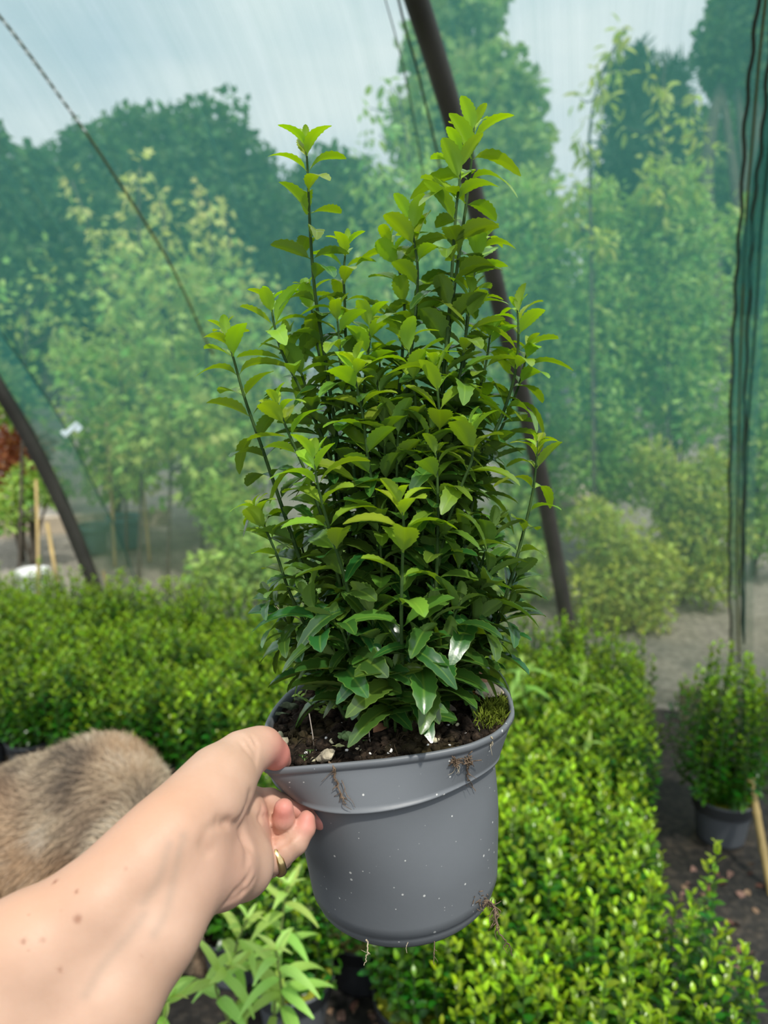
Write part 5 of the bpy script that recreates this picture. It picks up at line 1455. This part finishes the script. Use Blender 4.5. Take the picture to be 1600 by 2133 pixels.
# nail edges seen on the middle and index fingertips
m_nail = simple('fingernail', (0.60, 0.40, 0.34), 0.3, 0.5)
def nail(c0, axis, out, wid, ln, name='fingernail'):
    axis = nrm(axis); out = nrm(out - axis * (out @ axis)); sd = np.cross(axis, out); V = []; k = 7
    for i in range(6):
        for j in range(k):
            s_ = (j / (k - 1) - .5) * 2; t = i / 5
            V.append(c0 + axis * ln * (t - .5) + sd * wid * s_ * (1 - .25 * (t > .9)) - out * 0.0035 * s_ * s_ + out * 0.0004)
    V2 = [v - out * 0.0006 for v in V]; m = len(V)
    q = [[i * k + j, i * k + j + 1, (i + 1) * k + j + 1, (i + 1) * k + j] for i in range(5) for j in range(k - 1)]
    Fc = q + [[x + m for x in f][::-1] for f in q]
    bd = [j for j in range(k)] + [i * k + k - 1 for i in range(1, 6)] + [5 * k + j for j in range(k - 2, -1, -1)] + [i * k for i in range(4, 0, -1)]
    Fc += [[bd[i], bd[i] + m, bd[(i + 1) % len(bd)] + m, bd[(i + 1) % len(bd)]] for i in range(len(bd))]
    return mk(name, V, Fc, m_nail, person)
nail(P3(607, 1690, .500), P3(591, 1684, .496) - P3(590, 1705, .499), RGT * 0.85 + FWD * 0.6, .0050, .011)
nail(P3(652, 1714, .510), P3(639, 1706, .505) - P3(634, 1724, .503), RGT * 0.75 + FWD * 0.7, .0048, .010)

# ------------------------------------------------------------------ the dog behind the arm
DCAPS = [
    # rump to shoulders, neck, head, muzzle
    ((-330, 1930, 2.10, 150), (-60, 1870, 2.04, 170)), ((-60, 1870, 2.04, 170), (95, 1760, 1.98, 160)), ((95, 1755, 1.98, 168), (205, 1690, 1.94, 138)),
    ((205, 1690, 1.94, 138), (255, 1715, 1.86, 98)), ((255, 1715, 1.86, 98), (290, 1790, 1.76, 88)), ((290, 1790, 1.76, 88), (335, 1880, 1.70, 58)), ((335, 1880, 1.70, 58), (362, 1930, 1.66, 40)),
]
DC = [(at(*a[:3]), at(*b[:3]), a[3] * a[2] / F, b[3] * b[2] / F) for a, b in DCAPS]
def dleg(top, foot, r):
    top = at(*top); foot = np.array(foot); mid = top * 0.45 + foot * 0.55 + np.array([0.02, -0.03, 0])
    DC.extend([(top, mid, r, r * 0.6), (mid, foot, r * 0.6, r * 0.45), (foot, foot + np.array([0.03, -0.05, -0.005]), r * 0.45, r * 0.42)])
_f = ground(330, 1990); dleg((190, 1760, 1.92), (_f[0], _f[1], 0.035), 0.075)
_f = ground(402, 1985); dleg((225, 1760, 1.94), (_f[0], _f[1], 0.035), 0.075)
_r = at(-150, 1930, 1.60); dleg((-150, 1960, 1.58), (_r[0] - 0.10, _r[1] - 0.02, 0.035), 0.09); dleg((-100, 1940, 1.70), (_r[0] + 0.02, _r[1] + 0.16, 0.035), 0.09)
lo = np.min([np.minimum(a - ra, b - rb) for a, b, ra, rb in DC], axis=0) - 0.04; hi = np.max([np.maximum(a + ra, b + rb) for a, b, ra, rb in DC], axis=0) + 0.04
hs = 0.011; dims = np.ceil((hi - lo) / hs).astype(int) + 1
X = np.stack(np.meshgrid(*[(lo[i] + hs * np.arange(dims[i])).astype(np.float32) for i in range(3)], indexing='ij'), -1)
val = np.full(X.shape[:3], 1.0, np.float32)
for a, b, ra, rb in DC: val = smin(val, sdf_capsule(X, a, b, ra, rb), 0.05)
V, Q = surface_nets(val, lo, hs); V = smooth_mesh(V, Q, 3); V[:, 2] = np.maximum(V[:, 2], 0.002)
m_fur, nt, b = newmat('tousled_fur')
a = nt.nodes.new('ShaderNodeAttribute'); a.attribute_name = 'col'
s = nt.nodes.new('ShaderNodeSeparateColor'); nt.links.new(a.outputs['Color'], s.inputs[0])
r1 = ramp(nt, s.outputs[0], [(0.0, (0.085, 0.070, 0.056)), (0.35, (0.24, 0.18, 0.125)), (0.65, (0.43, 0.33, 0.22)), (1.0, (0.55, 0.48, 0.38))])
nt.links.new(mixc(nt, mathn(nt, 'MULTIPLY', s.outputs[1], 0.5), r1.outputs[0], (0.42, 0.21, 0.09)), b.inputs['Base Color'])
b.inputs['Roughness'].default_value = 0.75; b.inputs['Specular IOR Level'].default_value = 0.2
def fur_col(P, rs, jit=0.12):
    a_ = np.array([mnoise.noise(Vector(p * 7.0)) for p in P]); b_ = np.array([mnoise.noise(Vector(p * 16.0 + 9)) for p in P]); c_ = np.array([mnoise.noise(Vector(p * 5.0 + 31)) for p in P])
    C = np.zeros((len(P), 4)); C[:, 0] = np.clip(0.50 + 0.45 * a_ + 0.35 * b_ + rs.normal(size=len(P)) * jit, 0, 1); C[:, 1] = np.clip(0.25 + 1.3 * c_, 0, 1); C[:, 3] = 1
    return C
rs = np.random.default_rng(55)
dog = mk('dog', V, Q, m_fur, attr={'col': fur_col(V, rs, 0.02)})
tag(dog, 'shaggy tan and grey dog with its head down behind the forearm', 'dog')
fn = np.cross(V[Q[:, 2]] - V[Q[:, 0]], V[Q[:, 3]] - V[Q[:, 1]]); ar = np.linalg.norm(fn, axis=1); fn /= ar[:, None] + 1e-12
cen = V[Q].mean(1)
NF = 60000
wt_ = ar * ((fn @ (CAM - cen.mean(0)) > -0.35) * 1.0 + 0.15); fi = rs.choice(len(Q), NF, p=wt_ / wt_.sum())
uv = rs.random((NF, 2)); q4 = V[Q[fi]]
O = (q4[:, 0] * ((1 - uv[:, 0]) * (1 - uv[:, 1]))[:, None] + q4[:, 1] * (uv[:, 0] * (1 - uv[:, 1]))[:, None] + q4[:, 2] * (uv[:, 0] * uv[:, 1])[:, None] + q4[:, 3] * ((1 - uv[:, 0]) * uv[:, 1])[:, None])
N_ = fn[fi]
flow = np.array([-0.75, 0.35, -0.5]) + 0.9 * np.array([[mnoise.noise(Vector(p * 6)), mnoise.noise(Vector(p * 6 + 20)), mnoise.noise(Vector(p * 6 + 40))] for p in O])
flow -= N_ * np.sum(flow * N_, 1)[:, None]; flow /= np.linalg.norm(flow, axis=1)[:, None] + 1e-9
L = rs.uniform(0.018, 0.042, NF)[:, None] * np.where(O[:, 2:3] < 0.12, 0.5, 1)
side = np.cross(N_, flow) * 0.0011
wob = rs.normal(size=(NF, 3)) * 0.22
p0 = O - N_ * 0.002; p1 = O + L * (0.42 * flow + 0.40 * N_ + 0.3 * wob); p2 = O + L * (0.95 * flow + 0.38 * N_ + wob) ; p2[:, 2] -= 0.004
p2[:, 2] = np.maximum(p2[:, 2], 0.002); p1[:, 2] = np.maximum(p1[:, 2], 0.002); p0[:, 2] = np.maximum(p0[:, 2], 0.002)
FV = np.stack([p0 - side, p0 + side, p1 + side * 0.8, p1 - side * 0.8, p2 + side * 0.15, p2 - side * 0.15], 1).reshape(-1, 3)
k = np.arange(NF)[:, None] * 6
FQ = np.concatenate([k + [0, 1, 2, 3], k + [3, 2, 4, 5]])
FCc = np.repeat(fur_col(O, rs), 6, 0)
o = mk('fur', FV, FQ, m_fur, dog, True, {'col': FCc}); o['kind'] = 'stuff'
# ears and nose (mostly hidden by the arm)
T_EAR = leaf_template(n=10, half=3, wid=0.62, curl=0.9, fold=-0.15, serr=0, petiole=0.0, blunt=0.8)
m_ear = simple('ear_fur', (0.40, 0.26, 0.16), 0.85, 0.15, 60, 0.3)
for e, dd in (((243, 1742, 1.80), (-0.3, -0.3, -0.9)), ((322, 1752, 1.82), (0.5, 0.2, -0.8))):
    v, q, c = leafcloud(T_EAR, [at(*e)], np.array([dd]), np.array([[-0.2, -0.9, 0.3]]), [0.12]); mk('ear', v, q, m_ear, dog, True, {'col': c})
V, Fc = pebble(at(368, 1945, 1.63), 0.02, 4, 0.8, 3); mk('nose', V, Fc, m_black_pot, dog)
